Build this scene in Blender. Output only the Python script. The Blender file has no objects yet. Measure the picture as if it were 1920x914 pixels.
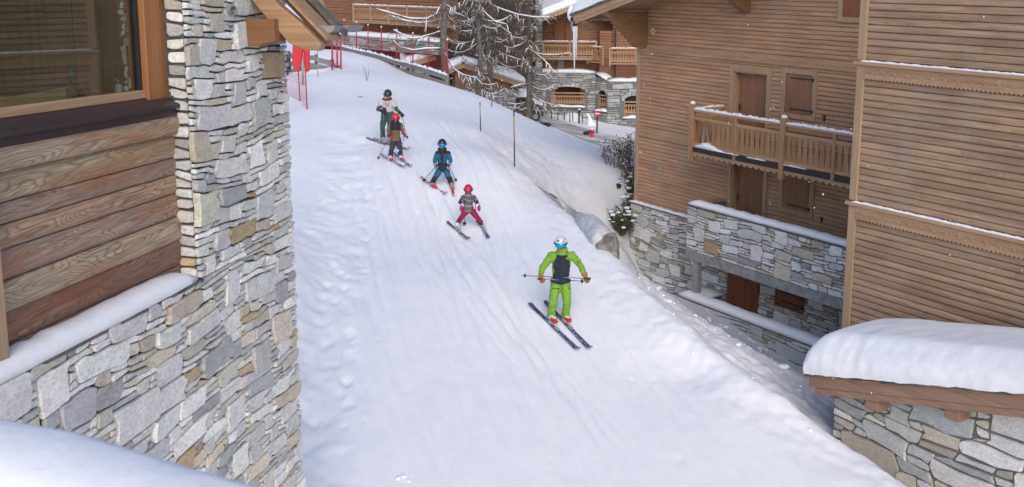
import bpy, bmesh, math, random
import numpy as np
from mathutils import Vector, Matrix, noise
SC = bpy.context.scene
COL = SC.collection
# ------------------------------------------------------------------ camera
F, PX, PY = 1900.0, 960.0, 274.0
TH = math.atan(329.0 / F)
CT, ST = math.cos(TH), math.sin(TH)
cam = bpy.data.cameras.new('camera')
cam.sensor_width = 36.0
cam.lens = 36.0 * F / 1920.0
cam.shift_y = -183.0 / 1920.0
cam.clip_start = 0.05
cam.clip_end = 600
cam.dof.use_dof = True
cam.dof.focus_distance = 20.0
cam.dof.aperture_fstop = 6.3
camo = bpy.data.objects.new('camera', cam)
COL.objects.link(camo)
camo.location = (0, 0, 0)
camo.rotation_euler = (math.pi / 2 - TH, 0, 0)
SC.camera = camo
# ------------------------------------------------------------------ light
SUN_EL, SUN_AZ = 34.0, 172.0     # soft overcast light from the upper left behind the camera
w = bpy.data.worlds.new('World'); SC.world = w; w.use_nodes = True
nt = w.node_tree
sky = nt.nodes.new('ShaderNodeTexSky'); sky.sky_type = 'NISHITA'; sky.sun_disc = False
sky.sun_elevation = math.radians(SUN_EL); sky.sun_rotation = math.radians(SUN_AZ)
sky.air_density = 1.0; sky.dust_density = 4.0; sky.ozone_density = 1.5
bg = nt.nodes['Background']; bg.inputs[1].default_value = 0.126
hsv = nt.nodes.new('ShaderNodeHueSaturation'); hsv.inputs['Saturation'].default_value = 1.15
nt.links.new(sky.outputs[0], hsv.inputs['Color']); tn = nt.nodes.new('ShaderNodeMix'); tn.data_type = 'RGBA'; tn.blend_type = 'MULTIPLY'; tn.inputs[0].default_value = 1; tn.inputs[7].default_value = (.95, 1.0, 1.10, 1)
nt.links.new(hsv.outputs[0], tn.inputs[6]); nt.links.new(tn.outputs[2], bg.inputs[0])
sun = bpy.data.lights.new('sun', 'SUN'); sun.energy = 0.72; sun.angle = math.radians(60); sun.color = (.97, .98, 1.0)
suno = bpy.data.objects.new('sun', sun); COL.objects.link(suno)
_az = math.radians(SUN_AZ)
_d = Vector((math.sin(_az) * math.cos(math.radians(SUN_EL)), math.cos(_az) * math.cos(math.radians(SUN_EL)), math.sin(math.radians(SUN_EL))))
suno.rotation_euler = _d.to_track_quat('Z', 'Y').to_euler()
SC.view_settings.view_transform = 'Standard'
SC.view_settings.look = 'None'
SC.view_settings.gamma = 1.0
SC.view_settings.exposure = 0.30
SC.view_settings.use_curve_mapping = False
SC.render.engine = 'CYCLES'
SC.cycles.max_bounces = 5; SC.cycles.diffuse_bounces = 3; SC.cycles.glossy_bounces = 2
SC.cycles.transparent_max_bounces = 8; SC.cycles.transmission_bounces = 3
SC.cycles.use_denoising = True
# ------------------------------------------------------------------ projection helpers
def ray(px, py):
    u = (px - PX) / F; v = -(py - PY) / F
    return Vector((u, CT + v * ST, -ST + v * CT))
def P(px, py, Y):
    d = ray(px, py); return d * (Y / d.y)
class Frame:
    """A wall's own axes: x to the right seen from outside, y into the wall, z up."""
    def __init__(s, O, ex, shear=0.0):
        s.O = Vector(O); s.ex = Vector((ex[0], ex[1], 0)).normalized()
        s.ey = Vector((-s.ex.y, s.ex.x, 0)); s.shear = shear
        s.rotz = math.atan2(s.ex.y, s.ex.x)
    def pt(s, px, py, y=0.0):
        d = ray(px, py)
        # (t d - O).ey = y
        t = (y + s.O.dot(s.ey)) / d.dot(s.ey)
        q = d * t - s.O
        x = q.dot(s.ex); return x, q.z - s.shear * x
    def ptx(s, px, py, x):
        d = ray(px, py)
        t = (x + s.O.dot(s.ex)) / d.dot(s.ex)
        q = d * t - s.O
        return q.dot(s.ey), q.z - s.shear * x
    def w(s, x, y, z):
        return s.O + s.ex * x + s.ey * y + Vector((0, 0, z + s.shear * x))
# ------------------------------------------------------------------ mesh builder
class MB:
    def __init__(s):
        s.v = []; s.f = []; s.c = []; s.m = []; s.sm = []
        s.col = (1, 1, 1); s.mat = 0; s.smooth = False
    def add(s, vs, fs):
        n = len(s.v); s.v += [tuple(p) for p in vs]
        for f in fs:
            s.f.append([i + n for i in f]); s.c.append(s.col); s.m.append(s.mat); s.sm.append(s.smooth)
    def box(s, x0, x1, y0, y1, z0, z1):
        s.add([(x0,y0,z0),(x1,y0,z0),(x1,y1,z0),(x0,y1,z0),(x0,y0,z1),(x1,y0,z1),(x1,y1,z1),(x0,y1,z1)],
              [(0,3,2,1),(4,5,6,7),(0,1,5,4),(1,2,6,5),(2,3,7,6),(3,0,4,7)])
        return s
    def prism(s, poly, y0, y1):
        """poly in (x,z), counterclockwise seen from -y; extruded y0..y1"""
        n = len(poly)
        s.add([(x, y0, z) for x, z in poly] + [(x, y1, z) for x, z in poly],
              [list(range(n)), list(range(2*n-1, n-1, -1))] + [(i, i+n, (i+1) % n + n, (i+1) % n) for i in range(n)])
        return s
    def prismx(s, poly, x0, x1):
        """poly in (y,z) extruded along x"""
        n = len(poly)
        s.add([(x0, y, z) for y, z in poly] + [(x1, y, z) for y, z in poly],
              [list(range(n-1, -1, -1)), list(range(n, 2*n))] + [(i, (i+1) % n, (i+1) % n + n, i+n) for i in range(n)])
        return s
    def beam(s, a, b, w, h, up=(0,0,1)):
        a = Vector(a); b = Vector(b); d = (b-a).normalized(); sd = d.cross(Vector(up)).normalized(); u = sd.cross(d)
        vs = []
        for p in (a, b):
            for i, j in ((-1,-1),(1,-1),(1,1),(-1,1)):
                vs.append(p + sd*(i*w/2) + u*(j*h/2))
        s.add(vs, [(0,3,2,1),(4,5,6,7),(0,1,5,4),(1,2,6,5),(2,3,7,6),(3,0,4,7)])
        return s
    def tube(s, pts, r, n=8, cap=True):
        pts = [Vector(p) for p in pts]
        if not isinstance(r, (list, tuple)): r = [r]*len(pts)
        vs = []; prev = None
        for i, p in enumerate(pts):
            a = pts[max(0, i-1)]; b = pts[min(len(pts)-1, i+1)]
            d = (b-a).normalized()
            if prev is None:
                prev = d.orthogonal().normalized()
            e = (prev - d*prev.dot(d))
            e = e.normalized() if e.length > 1e-5 else d.orthogonal().normalized()
            prev = e; g = d.cross(e)
            for k in range(n):
                t = 2*math.pi*k/n
                vs.append(p + (e*math.cos(t) + g*math.sin(t))*r[i])
        fs = []
        for i in range(len(pts)-1):
            for k in range(n):
                fs.append((i*n+k, i*n+(k+1) % n, (i+1)*n+(k+1) % n, (i+1)*n+k))
        if cap:
            fs.append(list(range(n-1, -1, -1))); fs.append([(len(pts)-1)*n+k for k in range(n)])
        s.add(vs, fs); return s
    def ball(s, c, r, n=10, m=6, sq=(1,1,1), jit=0, rnd=None):
        vs = []; fs = []
        c = Vector(c)
        vs.append(c + Vector((0,0,-r*sq[2])))
        for i in range(1, m):
            ph = -math.pi/2 + math.pi*i/m
            for k in range(n):
                t = 2*math.pi*k/n
                q = 1 + (rnd.uniform(-jit, jit) if rnd else 0)
                vs.append(c + Vector((math.cos(ph)*math.cos(t)*r*sq[0]*q, math.cos(ph)*math.sin(t)*r*sq[1]*q, math.sin(ph)*r*sq[2]*q)))
        vs.append(c + Vector((0,0,r*sq[2])))
        for k in range(n): fs.append((0, 1+(k+1) % n, 1+k))
        for i in range(m-2):
            for k in range(n):
                fs.append((1+i*n+k, 1+i*n+(k+1) % n, 1+(i+1)*n+(k+1) % n, 1+(i+1)*n+k))
        L = len(vs)-1
        for k in range(n): fs.append((1+(m-2)*n+k, 1+(m-2)*n+(k+1) % n, L))
        s.add(vs, fs); return s
    def build(s, name, mat, parent=None, bevel=0, smooth=None, shear=None):
        me = bpy.data.meshes.new(name)
        sh = shear if shear is not None else SHEAR.get(parent.name if parent else '', 0)
        vs = s.v
        if sh: vs = [(x, y, z + sh*x) for x, y, z in vs]
        me.from_pydata(vs, [], s.f); me.update()
        mats = mat if isinstance(mat, (list, tuple)) else [mat]
        for m_ in mats: me.materials.append(m_)
        for p, mi, sm in zip(me.polygons, s.m, s.sm):
            p.material_index = mi; p.use_smooth = sm if smooth is None else smooth
        ca = me.color_attributes.new('tint', 'BYTE_COLOR', 'CORNER')
        arr = np.ones((len(me.loops), 4), dtype=np.float32); li = 0
        for f, c in zip(s.f, s.c):
            arr[li:li+len(f), :3] = c; li += len(f)
        ca.data.foreach_set('color', arr.ravel())
        if bevel:
            bm = bmesh.new(); bm.from_mesh(me)
            bmesh.ops.bevel(bm, geom=[e for e in bm.edges], offset=bevel, segments=1, affect='EDGES', clamp_overlap=True)
            bm.to_mesh(me); bm.free()
        o = bpy.data.objects.new(name, me); COL.objects.link(o)
        if parent: o.parent = parent
        if parent and parent.name in SHEAR: SHEAR[o.name] = SHEAR[parent.name]
        return o
SHEAR = {}
def tag(o, label=None, cat=None, group=None, kind=None):
    if label: o['label'] = label
    if cat: o['category'] = cat
    if group: o['group'] = group
    if kind: o['kind'] = kind
    return o
def thing(name, label, cat, loc=(0,0,0), rz=0, group=None, shear=0):
    o = bpy.data.objects.new(name, None); COL.objects.link(o)
    o.empty_display_size = .2
    o.location = loc; o.rotation_euler = (0, 0, rz)
    if shear: SHEAR[o.name] = shear
    return tag(o, label, cat, group)
def thing_f(name, label, cat, fr, group=None):
    return thing(name, label, cat, fr.O, fr.rotz, group, fr.shear)
def copy_tree(o, parent=None):
    c = o.copy(); COL.objects.link(c); c.parent = parent
    for ch in [x for x in KIDS(o)]: copy_tree(ch, c)
    return c
def KIDS(o): return [x for x in bpy.data.objects if x.parent == o]
# ------------------------------------------------------------------ materials
def mat_new(name):
    m = bpy.data.materials.new(name); m.use_nodes = True
    return m, m.node_tree, m.node_tree.nodes['Principled BSDF']
def N(t, kind, **kw):
    n = t.nodes.new(kind)
    for k, v in kw.items():
        if k in n.inputs: n.inputs[k].default_value = v
        else: setattr(n, k, v)
    return n
def mapping(t, scale, src='Object', rot=(0,0,0)):
    tc = t.nodes.new('ShaderNodeTexCoord'); mp = t.nodes.new('ShaderNodeMapping')
    mp.inputs['Scale'].default_value = scale; mp.inputs['Rotation'].default_value = rot
    t.links.new(tc.outputs[src], mp.inputs[0]); return mp.outputs[0]
def ramp(t, fac, stops):
    r = t.nodes.new('ShaderNodeValToRGB'); e = r.color_ramp.elements
    while len(e) < len(stops): e.new(.5)
    for el, (p, c) in zip(e, stops):
        el.position = p; el.color = (c[0], c[1], c[2], 1) if not isinstance(c, (int, float)) else (c, c, c, 1)
    t.links.new(fac, r.inputs[0]); return r.outputs[0]
def mix(t, a, b, fac, blend='MIX'):
    m = t.nodes.new('ShaderNodeMix'); m.data_type = 'RGBA'; m.blend_type = blend
    for sock, val in ((m.inputs[0], fac), (m.inputs[6], a), (m.inputs[7], b)):
        if isinstance(val, bpy.types.NodeSocket): t.links.new(val, sock)
        elif isinstance(val, (int, float)): sock.default_value = val
        else: sock.default_value = (val[0], val[1], val[2], 1)
    return m.outputs[2]
def bump(t, bsdf, h, strength, dist, prev=None):
    b = t.nodes.new('ShaderNodeBump'); b.inputs['Strength'].default_value = strength; b.inputs['Distance'].default_value = dist
    t.links.new(h, b.inputs['Height'])
    if prev: t.links.new(prev, b.inputs['Normal'])
    t.links.new(b.outputs[0], bsdf.inputs['Normal']); return b.outputs[0]
def noise_n(t, vec, scale, detail=4, rough=.55, dist=0):
    n = N(t, 'ShaderNodeTexNoise', Scale=scale, Detail=detail, Roughness=rough, Distortion=dist)
    if vec: t.links.new(vec, n.inputs['Vector'])
    return n.outputs[0]
def plain(name, c, rough=.7, metal=0, var=.12, scale=8, bmp=0):
    m, t, b = mat_new(name)
    nf = noise_n(t, mapping(t, (1,1,1)), scale, 3)
    k = tuple(x*(1-var) for x in c); l = tuple(min(1, x*(1+var)) for x in c)
    t.links.new(ramp(t, nf, [(.3, k), (.7, l)]), b.inputs['Base Color'])
    b.inputs['Roughness'].default_value = rough; b.inputs['Metallic'].default_value = metal
    if bmp: bump(t, b, nf, .5, bmp)
    return m
def tinted(name, rough=.8, var=.2, scale=14, bstr=.5, bdist=.02, stretch=(1,1,1), streak=None):
    """base colour from the 'tint' attribute, broken up by noise"""
    m, t, b = mat_new(name)
    at = t.nodes.new('ShaderNodeAttribute'); at.attribute_name = 'tint'
    vec = mapping(t, stretch)
    n1 = noise_n(t, vec, scale, 6, .65); n2 = noise_n(t, vec, scale*.25, 3, .5)
    c = mix(t, at.outputs[0], ramp(t, n1, [(.25, 1-var*2), (.5, 1), (.8, 1+var)]), 1.0, 'MULTIPLY')
    c = mix(t, c, ramp(t, n2, [(.3, (1-var, 1-var, 1-var)), (.7, (1, 1, 1))]), 1.0, 'MULTIPLY')
    t.links.new(c, b.inputs['Base Color']); b.inputs['Roughness'].default_value = rough
    bump(t, b, n1, bstr, bdist)
    return m
def wood(name, c1, c2, axis='x', board=None, rough=.75, grain=1.0, contrast=1.0, knots=False, streak=None, stain=None):
    """weathered timber; grain runs along axis; board = (offset, pitch) gives each course its own shade"""
    m, t, b = mat_new(name)
    lo, hi = .55*grain, 38*grain
    sc = {'x': (lo, hi, hi), 'z': (hi, hi, lo), 'y': (hi, lo, hi)}[axis]
    at = t.nodes.new('ShaderNodeAttribute'); at.attribute_name = 'tint'
    vec = mapping(t, sc)
    # offset the grain by tint so that no two boards match
    ad = N(t, 'ShaderNodeVectorMath', operation='MULTIPLY_ADD'); t.links.new(at.outputs['Color'], ad.inputs[0])
    ad.inputs[1].default_value = (37, 91, 53); t.links.new(vec, ad.inputs[2]); vec = ad.outputs[0]
    g = noise_n(t, vec, 1.0, 5, .6, .6)
    sc2 = {'x': (.5, 2.2, 2.2), 'z': (2.2, 2.2, .5), 'y': (2.2, .5, 2.2)}[axis]
    big = noise_n(t, mapping(t, sc2), 1.3, 5, .6)
    c = ramp(t, g, [(.5-.30/contrast, c1), (.5+.27/contrast, c2)])
    c = mix(t, c, ramp(t, big, [(.3, (.80, .78, .78)), (.55, (1, 1, 1)), (.75, (1.08, 1.07, 1.05))]), 1.0, 'MULTIPLY')
    c = mix(t, c, at.outputs[0], 1.0, 'MULTIPLY')
    if stain:
        s3 = noise_n(t, mapping(t, (.55, 2.5, 4.5)), 1.5, 6, .7)
        c = mix(t, c, stain, ramp(t, s3, [(.44, 0), (.60, .62)]))
        kn = N(t, 'ShaderNodeTexVoronoi', Scale=1.0); t.links.new(mapping(t, (1.6, 5, 7.7)), kn.inputs['Vector'])
        c = mix(t, c, (.09, .05, .03), ramp(t, kn.outputs[0], [(.055, .8), (.085, 0)]))
    if streak:
        s2 = noise_n(t, mapping(t, (1.4, 1.4, .25)), 1.0, 4, .6)
        c = mix(t, c, streak, ramp(t, s2, [(.52, 0), (.75, .55)]))
    t.links.new(c, b.inputs['Base Color']); b.inputs['Roughness'].default_value = rough
    bump(t, b, g, .4, .004)
    return m
M = {}
def snow_mat(name, scale=1.0, tracks=False):
    m, t, b = mat_new(name)
    vec = mapping(t, (1,1,1))
    n1 = noise_n(t, vec, 3.0*scale, 6, .6); n2 = noise_n(t, vec, 26*scale, 5, .65)
    c = ramp(t, n1, [(.3, (.80, .82, .86)), (.7, (.88, .89, .91))])
    t.links.new(c, b.inputs['Base Color']); b.inputs['Roughness'].default_value = .62
    b.inputs['Specular IOR Level'].default_value = .25
    p = bump(t, b, n1, .35, .05/scale)
    p = bump(t, b, n2, .4, .008/scale, p)
    return m
M['snow'] = snow_mat('snow')
M['snow_fine'] = snow_mat('snow_fine', 3.0)
M['siding'] = wood('siding', (.34, .182, .096), (.60, .365, .215), 'x', grain=.9, streak=(.36, .30, .22), stain=(.30, .165, .10))
M['siding_grey'] = wood('siding_grey', (.22, .135, .080), (.55, .375, .24), 'x', grain=1.0, streak=(.30, .26, .20), contrast=1.0, stain=(.21, .13, .088))
M['siding_far'] = wood('siding_far', (.20, .088, .045), (.36, .17, .088), 'x', grain=.6)
M['trim'] = wood('trim', (.26, .165, .095), (.50, .34, .21), 'z', streak=(.26, .21, .16))
M['trimx'] = wood('trimx', (.29, .17, .098), (.52, .335, .20), 'x')
M['baluster'] = wood('baluster', (.27, .145, .07), (.46, .27, .14), 'z')
M['door'] = wood('door', (.20, .095, .048), (.34, .175, .095), 'z')
M['door_dark'] = wood('door_dark', (.16, .055, .022), (.30, .115, .048), 'z')
M['concrete'] = plain('concrete', (.27, .28, .275), .9, var=.3, scale=5, bmp=.01)
M['iron'] = plain('iron', (.02, .02, .022), .5)
M['mortar'] = plain('mortar', (.085, .085, .082), .95, var=.25, scale=18, bmp=.01)
M['mortar_light'] = plain('mortar_light', (.15, .15, .145), .95, var=.25, scale=18, bmp=.01)
M['stone'] = tinted('stone', .85, .20, 24, .55, .008, (1,1,1.8))
M['stone_far'] = tinted('stone_far', .9, .2, 5, .3, .02)
M['slate'] = plain('slate', (.12, .115, .10), .85, var=.45, scale=6, bmp=.01)
M['copper'] = plain('copper', (.055, .038, .04), .45, .3, var=.15)
M['white'] = plain('white', (.75, .76, .74), .5)
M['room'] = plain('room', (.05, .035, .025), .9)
M['groove'] = plain('groove', (.16, .09, .055), .9)
# ------------------------------------------------------------------ terrain
PISTE = [(1050,605,19),(880,435,23.3),(828,362,25.3),(745,300,27.5),(722,268,29.5),(700,110,49),(640,95,52),(560,600,17.7),
 (560,914,13.6),(900,914,13.9),(1300,914,14.1),(1690,914,14.6),(1300,700,17.4),(740,600,18.4),(545,400,23),(545,200,35),(640,200,34),
 (600,140,41),(800,200,37),(780,150,43),(545,300,27.5),(541,133,46),(593,141,46),(625,129,46)]
EDGE = [(850,168,42.5),(905,250,33),(965,313,28.6),(1000,342,27),(1060,400,24.8),(1130,465,22.6),(1200,540,20.3),(1300,632,18.3),(1400,705,17),(1500,778,16.1),(1600,856,15.35),(1690,914,14.6)]
FIELD = [(900,180,44),(1000,238,41),(1110,290,38),(1180,342,36),(1100,360,34),(1060,330,34.5),(1000,280,36),(1150,400,34),(1160,440,33.5),(1187,490,33.6),
 (1150,480,32),(1275,560,29.6),(1350,600,28),(1500,690,25.3),(1120,480,27.5),
 (1110,268,52),(1050,243,56),(1170,285,50),(1187,240,62),(1010,202,66),(1100,225,62),(1030,225,60)]
PT = [tuple(P(*q)) for q in PISTE + EDGE + FIELD]
# ground that only shows from the side: behind the crest, under the houses, beyond the frame
PT += [(-9,8,-7.9),(0,7,-8.6),(8,7,-9.2),(12,12,-9.6),(9.5,15.5,-9.9),(14,20,-10.2),(18,30,-10.2),(-30,20,-6),(-30,50,-5.5),(-20,60,-6.5),
 (-6,56,-5.5),(-10,70,-7.5),(0,60,-8.4),(-2,52,-7.6),(2,49,-8.2),(7,45,-8.6),(10,42,-8.7),(14,45,-8.8),(20,60,-8.9),(30,50,-9.3),(0,80,-8.6),(20,90,-9),
 (-30,90,-7.5),(40,100,-9),(-8,12,-7.4),(-14,30,-5.2),(-14,40,-4.7),(-4,46,-4.9)]
PT = np.array(PT)
def _tps():
    X = PT[:, :2]; n = len(X)
    d = np.linalg.norm(X[:, None]-X[None], axis=2)
    K = np.where(d > 0, d*d*np.log(d+1e-9), 0) + np.eye(n)*0.25
    A = np.zeros((n+3, n+3)); A[:n, :n] = K; A[:n, n] = 1; A[:n, n+1:] = X; A[n, :n] = 1; A[n+1:, :n] = X.T
    return np.linalg.solve(A, np.concatenate([PT[:, 2], np.zeros(3)]))
_W = _tps()
EP = np.array([tuple(P(*q))[:2] for q in EDGE] + [(7.2, 12.5)])
def edge_s(x, y):
    """signed distance to the piste's right edge, positive beyond it; plus the parameter along it"""
    p = np.stack([x, y], -1); best = np.full(x.shape, 1e9); sg = np.zeros(x.shape)
    for a, b in zip(EP[:-1], EP[1:]):
        ab = b-a; t = np.clip(((p-a) @ ab)/(ab @ ab), 0, 1)
        q = a + t[..., None]*ab; dv = p-q; dd = np.sqrt((dv**2).sum(-1))
        cr = ab[0]*dv[..., 1]-ab[1]*dv[..., 0]
        u = dd < best; best = np.where(u, dd, best); sg = np.where(u, np.sign(cr), sg)
    return best*sg
def _vn(x, y, s, seed=0):
    """smooth value noise, numpy"""
    x = x*s + seed*17.3; y = y*s + seed*9.1
    xi = np.floor(x); yi = np.floor(y); fx = x-xi; fy = y-yi
    fx = fx*fx*(3-2*fx); fy = fy*fy*(3-2*fy)
    def h(a, b):
        q = np.sin(a*127.1+b*311.7+seed*74.7)*43758.5453; return q-np.floor(q)
    return (h(xi,yi)*(1-fx)+h(xi+1,yi)*fx)*(1-fy)+(h(xi,yi+1)*(1-fx)+h(xi+1,yi+1)*fx)*fy-.5
def sstep(a, b, x):
    t = np.clip((x-a)/(b-a), 0, 1); return t*t*(3-2*t)
DENT = []
_R = random.Random(9)
for _k in range(120):
    _y = _R.uniform(14.2, 25.5); DENT.append((-3.35-.10*(_y-17)+_R.gauss(0, .55), _y, _R.uniform(.05, .12), _R.uniform(.012, .035)))
for _k in range(26): DENT.append((_R.uniform(-3, 5), _R.uniform(14, 24), _R.uniform(.04, .08), _R.uniform(.008, .02)))
TRK = []
_R = random.Random(44)
for _k in range(40):
    _ay = _R.uniform(24, 40); _by = _R.uniform(13, 21)
    if _ay-_by < 5: continue
    _ax = -4.6+_R.uniform(-1.2, 2.8)+(40-_ay)*.09; _bx = _ax+(_ay-_by)*_R.uniform(.12, .30); _bw = _R.uniform(-.9, .9)
    for _o in (0, _R.uniform(.22, .45)): TRK.append((_ax+_o, _ay, _bx+_o*1.2, _by, _bw, _R.uniform(.016, .034)))
def terrain(x, y, detail=True):
    x = np.asarray(x, float); y = np.asarray(y, float); sh = x.shape
    xf = x.ravel(); yf = y.ravel(); n = len(PT); z = np.zeros(len(xf))
    for i in range(0, len(xf), 20000):
        dx = xf[i:i+20000, None]-PT[None, :, 0]; dy = yf[i:i+20000, None]-PT[None, :, 1]
        d2 = dx*dx+dy*dy
        z[i:i+20000] = (0.5*d2*np.log(d2+1e-9)) @ _W[:n] + _W[n] + _W[n+1]*xf[i:i+20000] + _W[n+2]*yf[i:i+20000]
    z = z.reshape(sh)
    s = edge_s(x, y); near = 1-sstep(34, 42, y)
    s = s + .22*_vn(x, y, 1.1, 3) + .06*_vn(x, y, 5, 4)
    z = z + near*(.06*np.exp(-((s+.12)/.28)**2)) - (1-sstep(22, 27, y))*.55*sstep(.0, 1.0, s)*(1-sstep(2.8, 7, s))
    z = z + _vn(x, y, .35, 1)*.13*(1-.6*sstep(-3, 0, -np.abs(s+4)))
    if detail:
        rough = np.exp(-((s-1.6)/1.7)**2)*near
        z = z + rough*(.11*_vn(x, y, 2.0, 5)+.08*_vn(x, y, 5, 6)+.06*_vn(x, y, 11, 16))
        crumb = np.exp(-((s+.5)/.55)**2)*near
        z = z + crumb*(.03*_vn(x, y, 6, 7)+.02*_vn(x, y, 14, 8))
        # trampled strip beside the left building
        l = np.exp(-((x+3.55+.10*(y-17)+.5*_vn(x, y, .5, 11))/.85)**2)*(1-sstep(30, 36, y))
        z = z + l*(.06*_vn(x, y, 1.9, 9)+.04*_vn(x, y, 4.2, 10)+.03*_vn(x, y, 9, 12))
        for (fx_, fy_, fr_, fd_) in DENT:
            mk = (np.abs(x-fx_) < .5)*(np.abs(y-fy_) < .6)
            if mk.any():
                q = ((x[mk]-fx_)/fr_)**2+((y[mk]-fy_)/(fr_*1.5))**2
                z[mk] = z[mk]-fd_*np.exp(-q)+fd_*.35*np.exp(-(q-2.2)**2)
        # drifted windrow against it
        z = z + .30*np.exp(-((x+4.6+.03*(y-15))/.7)**2)*(1-sstep(19, 24, y))
        z = z - .16*np.exp(-((x+3.4+.10*(y-17))/.28)**2)*sstep(13, 15, y)*(1-sstep(19, 21, y))*.6
        # skidded ski lines down the piste
        u = x*.93+y*.36+.35*_vn(x, y, .12, 13); 
        g = _vn(u*6.5, y*.10+x*.02, 1.0, 14); g2 = _vn(u*15, y*.22, 1.0, 15)
        inn = sstep(.2, 1.2, -s)*sstep(-5.5, -3.2, x)*(1-sstep(40, 48, y))
        z = z + inn*(.012*g+.009*g2)
        for (ax, ay, bx, by, bow, dp) in TRK:
            t_ = (y-ay)/(by-ay); cx_ = ax+(bx-ax)*t_+bow*np.sin(np.pi*np.clip(t_, 0, 1))+.05*np.sin(y*.9+ax*3)
            on = (t_ > 0)*(t_ < 1)*np.sin(np.pi*np.clip(t_, 0, 1))**.3*inn
            z = z - dp*on*np.exp(-((x-cx_)/.038)**2)
    return z
def tz(x, y, detail=True): return float(terrain(np.array([x]), np.array([y]), detail)[0])
def hit(px, py, y0=8, y1=90):
    """where the picture ray meets the snow"""
    d = ray(px, py); ys = np.arange(y0, y1, .05)
    pz = d.z/d.y*ys; g = terrain(d.x/d.y*ys, ys)
    i = np.argmax(pz < g)
    Y = ys[i]; return Vector((d.x/d.y*Y, Y, float(g[i])))
def axis_grid(segs):
    out = []
    for a, b, st in segs: out += list(np.arange(a, b, st))
    return np.array(out + [segs[-1][1]])
gx = axis_grid([(-120,-30,6),(-30,-9,.8),(-9,-6,.25),(-6,9,.045),(9,16,.25),(16,40,1),(40,120,6)])
gy = axis_grid([(-20,6,2),(6,12.5,.4),(12.5,21,.075),(21,30,.11),(30,44,.2),(44,70,.5),(70,200,6)])
XX, YY = np.meshgrid(gx, gy); ZZ = terrain(XX, YY)
me = bpy.data.meshes.new('snow_ground')
nx, ny = len(gx), len(gy)
co = np.stack([XX, YY, ZZ], -1).reshape(-1, 3).astype(np.float32)
ii = (np.arange(ny-1)[:, None]*nx + np.arange(nx-1)[None]).ravel()
qs = np.stack([ii, ii+1, ii+nx+1, ii+nx], 1).astype(np.int32)
me.vertices.add(len(co)); me.vertices.foreach_set('co', co.ravel())
me.loops.add(qs.size); me.loops.foreach_set('vertex_index', qs.ravel())
me.polygons.add(len(qs)); me.polygons.foreach_set('loop_start', np.arange(0, qs.size, 4, dtype=np.int32))
me.update(calc_edges=True); me.polygons.foreach_set('use_smooth', [True]*len(qs)); me.update()
def piste_mat():
    m, t, b = mat_new('piste_snow')
    vec = mapping(t, (1,1,1))
    n1 = noise_n(t, vec, 2.2, 6, .62); n2 = noise_n(t, vec, 24, 5, .7)
    # long faint lines along the fall of the piste
    v2 = mapping(t, (9, .35, .35), rot=(0, 0, math.radians(21)))
    n3 = noise_n(t, v2, 1.0, 5, .7, .4)
    c = ramp(t, n1, [(.3, (.81, .83, .87)), (.7, (.88, .89, .915))])
    c = mix(t, c, (.74, .77, .83), ramp(t, n3, [(.56, 0), (.72, .25)]))
    t.links.new(c, b.inputs['Base Color']); b.inputs['Roughness'].default_value = .65
    b.inputs['Specular IOR Level'].default_value = .2
    p = bump(t, b, n1, .25, .05); p = bump(t, b, n3, .35, .03, p); bump(t, b, n2, .5, .012, p)
    return m
me.materials.append(piste_mat())
go = bpy.data.objects.new('snow_ground', me); COL.objects.link(go); tag(go, kind='structure')
# the cleared road behind the piste: a gritty strip laid on the snow
def road():
    mb = MB(); mb.smooth = True
    a = [(965,214,62),(1010,229,58),(1050,243,55.5),(1110,262,52),(1170,281,50),(1260,330,45)]
    b = [(1000,206,66),(1040,226,61),(1080,240,58.5),(1130,256,56.5),(1185,268,55),(1290,300,50)]
    n = 8
    rows = []
    for q, r in zip(a, b):
        A = P(*q); B = P(*r)
        rows.append([A.lerp(B, k/n) for k in range(n+1)])
    fine = []
    for i in range(len(rows)-1):
        for s_ in range(6):
            t_ = s_/6; fine.append([rows[i][k].lerp(rows[i+1][k], t_) for k in range(n+1)])
    fine.append(rows[-1]); vs = []; fs = []
    for r in fine:
        for p in r: vs.append((p.x, p.y, tz(p.x, p.y)+.03))
    for i in range(len(fine)-1):
        for k in range(n):
            fs.append((i*(n+1)+k, i*(n+1)+k+1, (i+1)*(n+1)+k+1, (i+1)*(n+1)+k))
    mb.add(vs, fs)
    m, t, bs = mat_new('gritted_road')
    n1 = noise_n(t, mapping(t, (.35, .9, 1), rot=(0,0,math.radians(-30))), 1.6, 6, .6)
    t.links.new(ramp(t, n1, [(.34, (.30, .27, .24)), (.50, (.48, .46, .43)), (.62, (.72, .74, .77))]), bs.inputs['Base Color'])
    bs.inputs['Roughness'].default_value = .8; bump(t, bs, n1, .4, .03)
    tag(mb.build('road', m), kind='structure')
road()

def hills():
    mb = MB(); mb.smooth = True; n = 48; m_ = 8; vs = []
    for i in range(n+1):
        a = math.radians(-75+150*i/n)
        for k in range(m_+1):
            r = 115+k*16; h = -9+ (k/m_)**1.2*(34+14*noise.noise(Vector((i*.22, k*.2, 0)))+9*noise.noise(Vector((i*.7, k*.5, 3))))
            vs.append((math.sin(a)*r, math.cos(a)*r, h))
    mb.add(vs, [(i*(m_+1)+k, i*(m_+1)+k+1, (i+1)*(m_+1)+k+1, (i+1)*(m_+1)+k) for i in range(n) for k in range(m_)])
    tag(mb.build('hillside', M['snow']), kind='structure')
hills()
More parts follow.
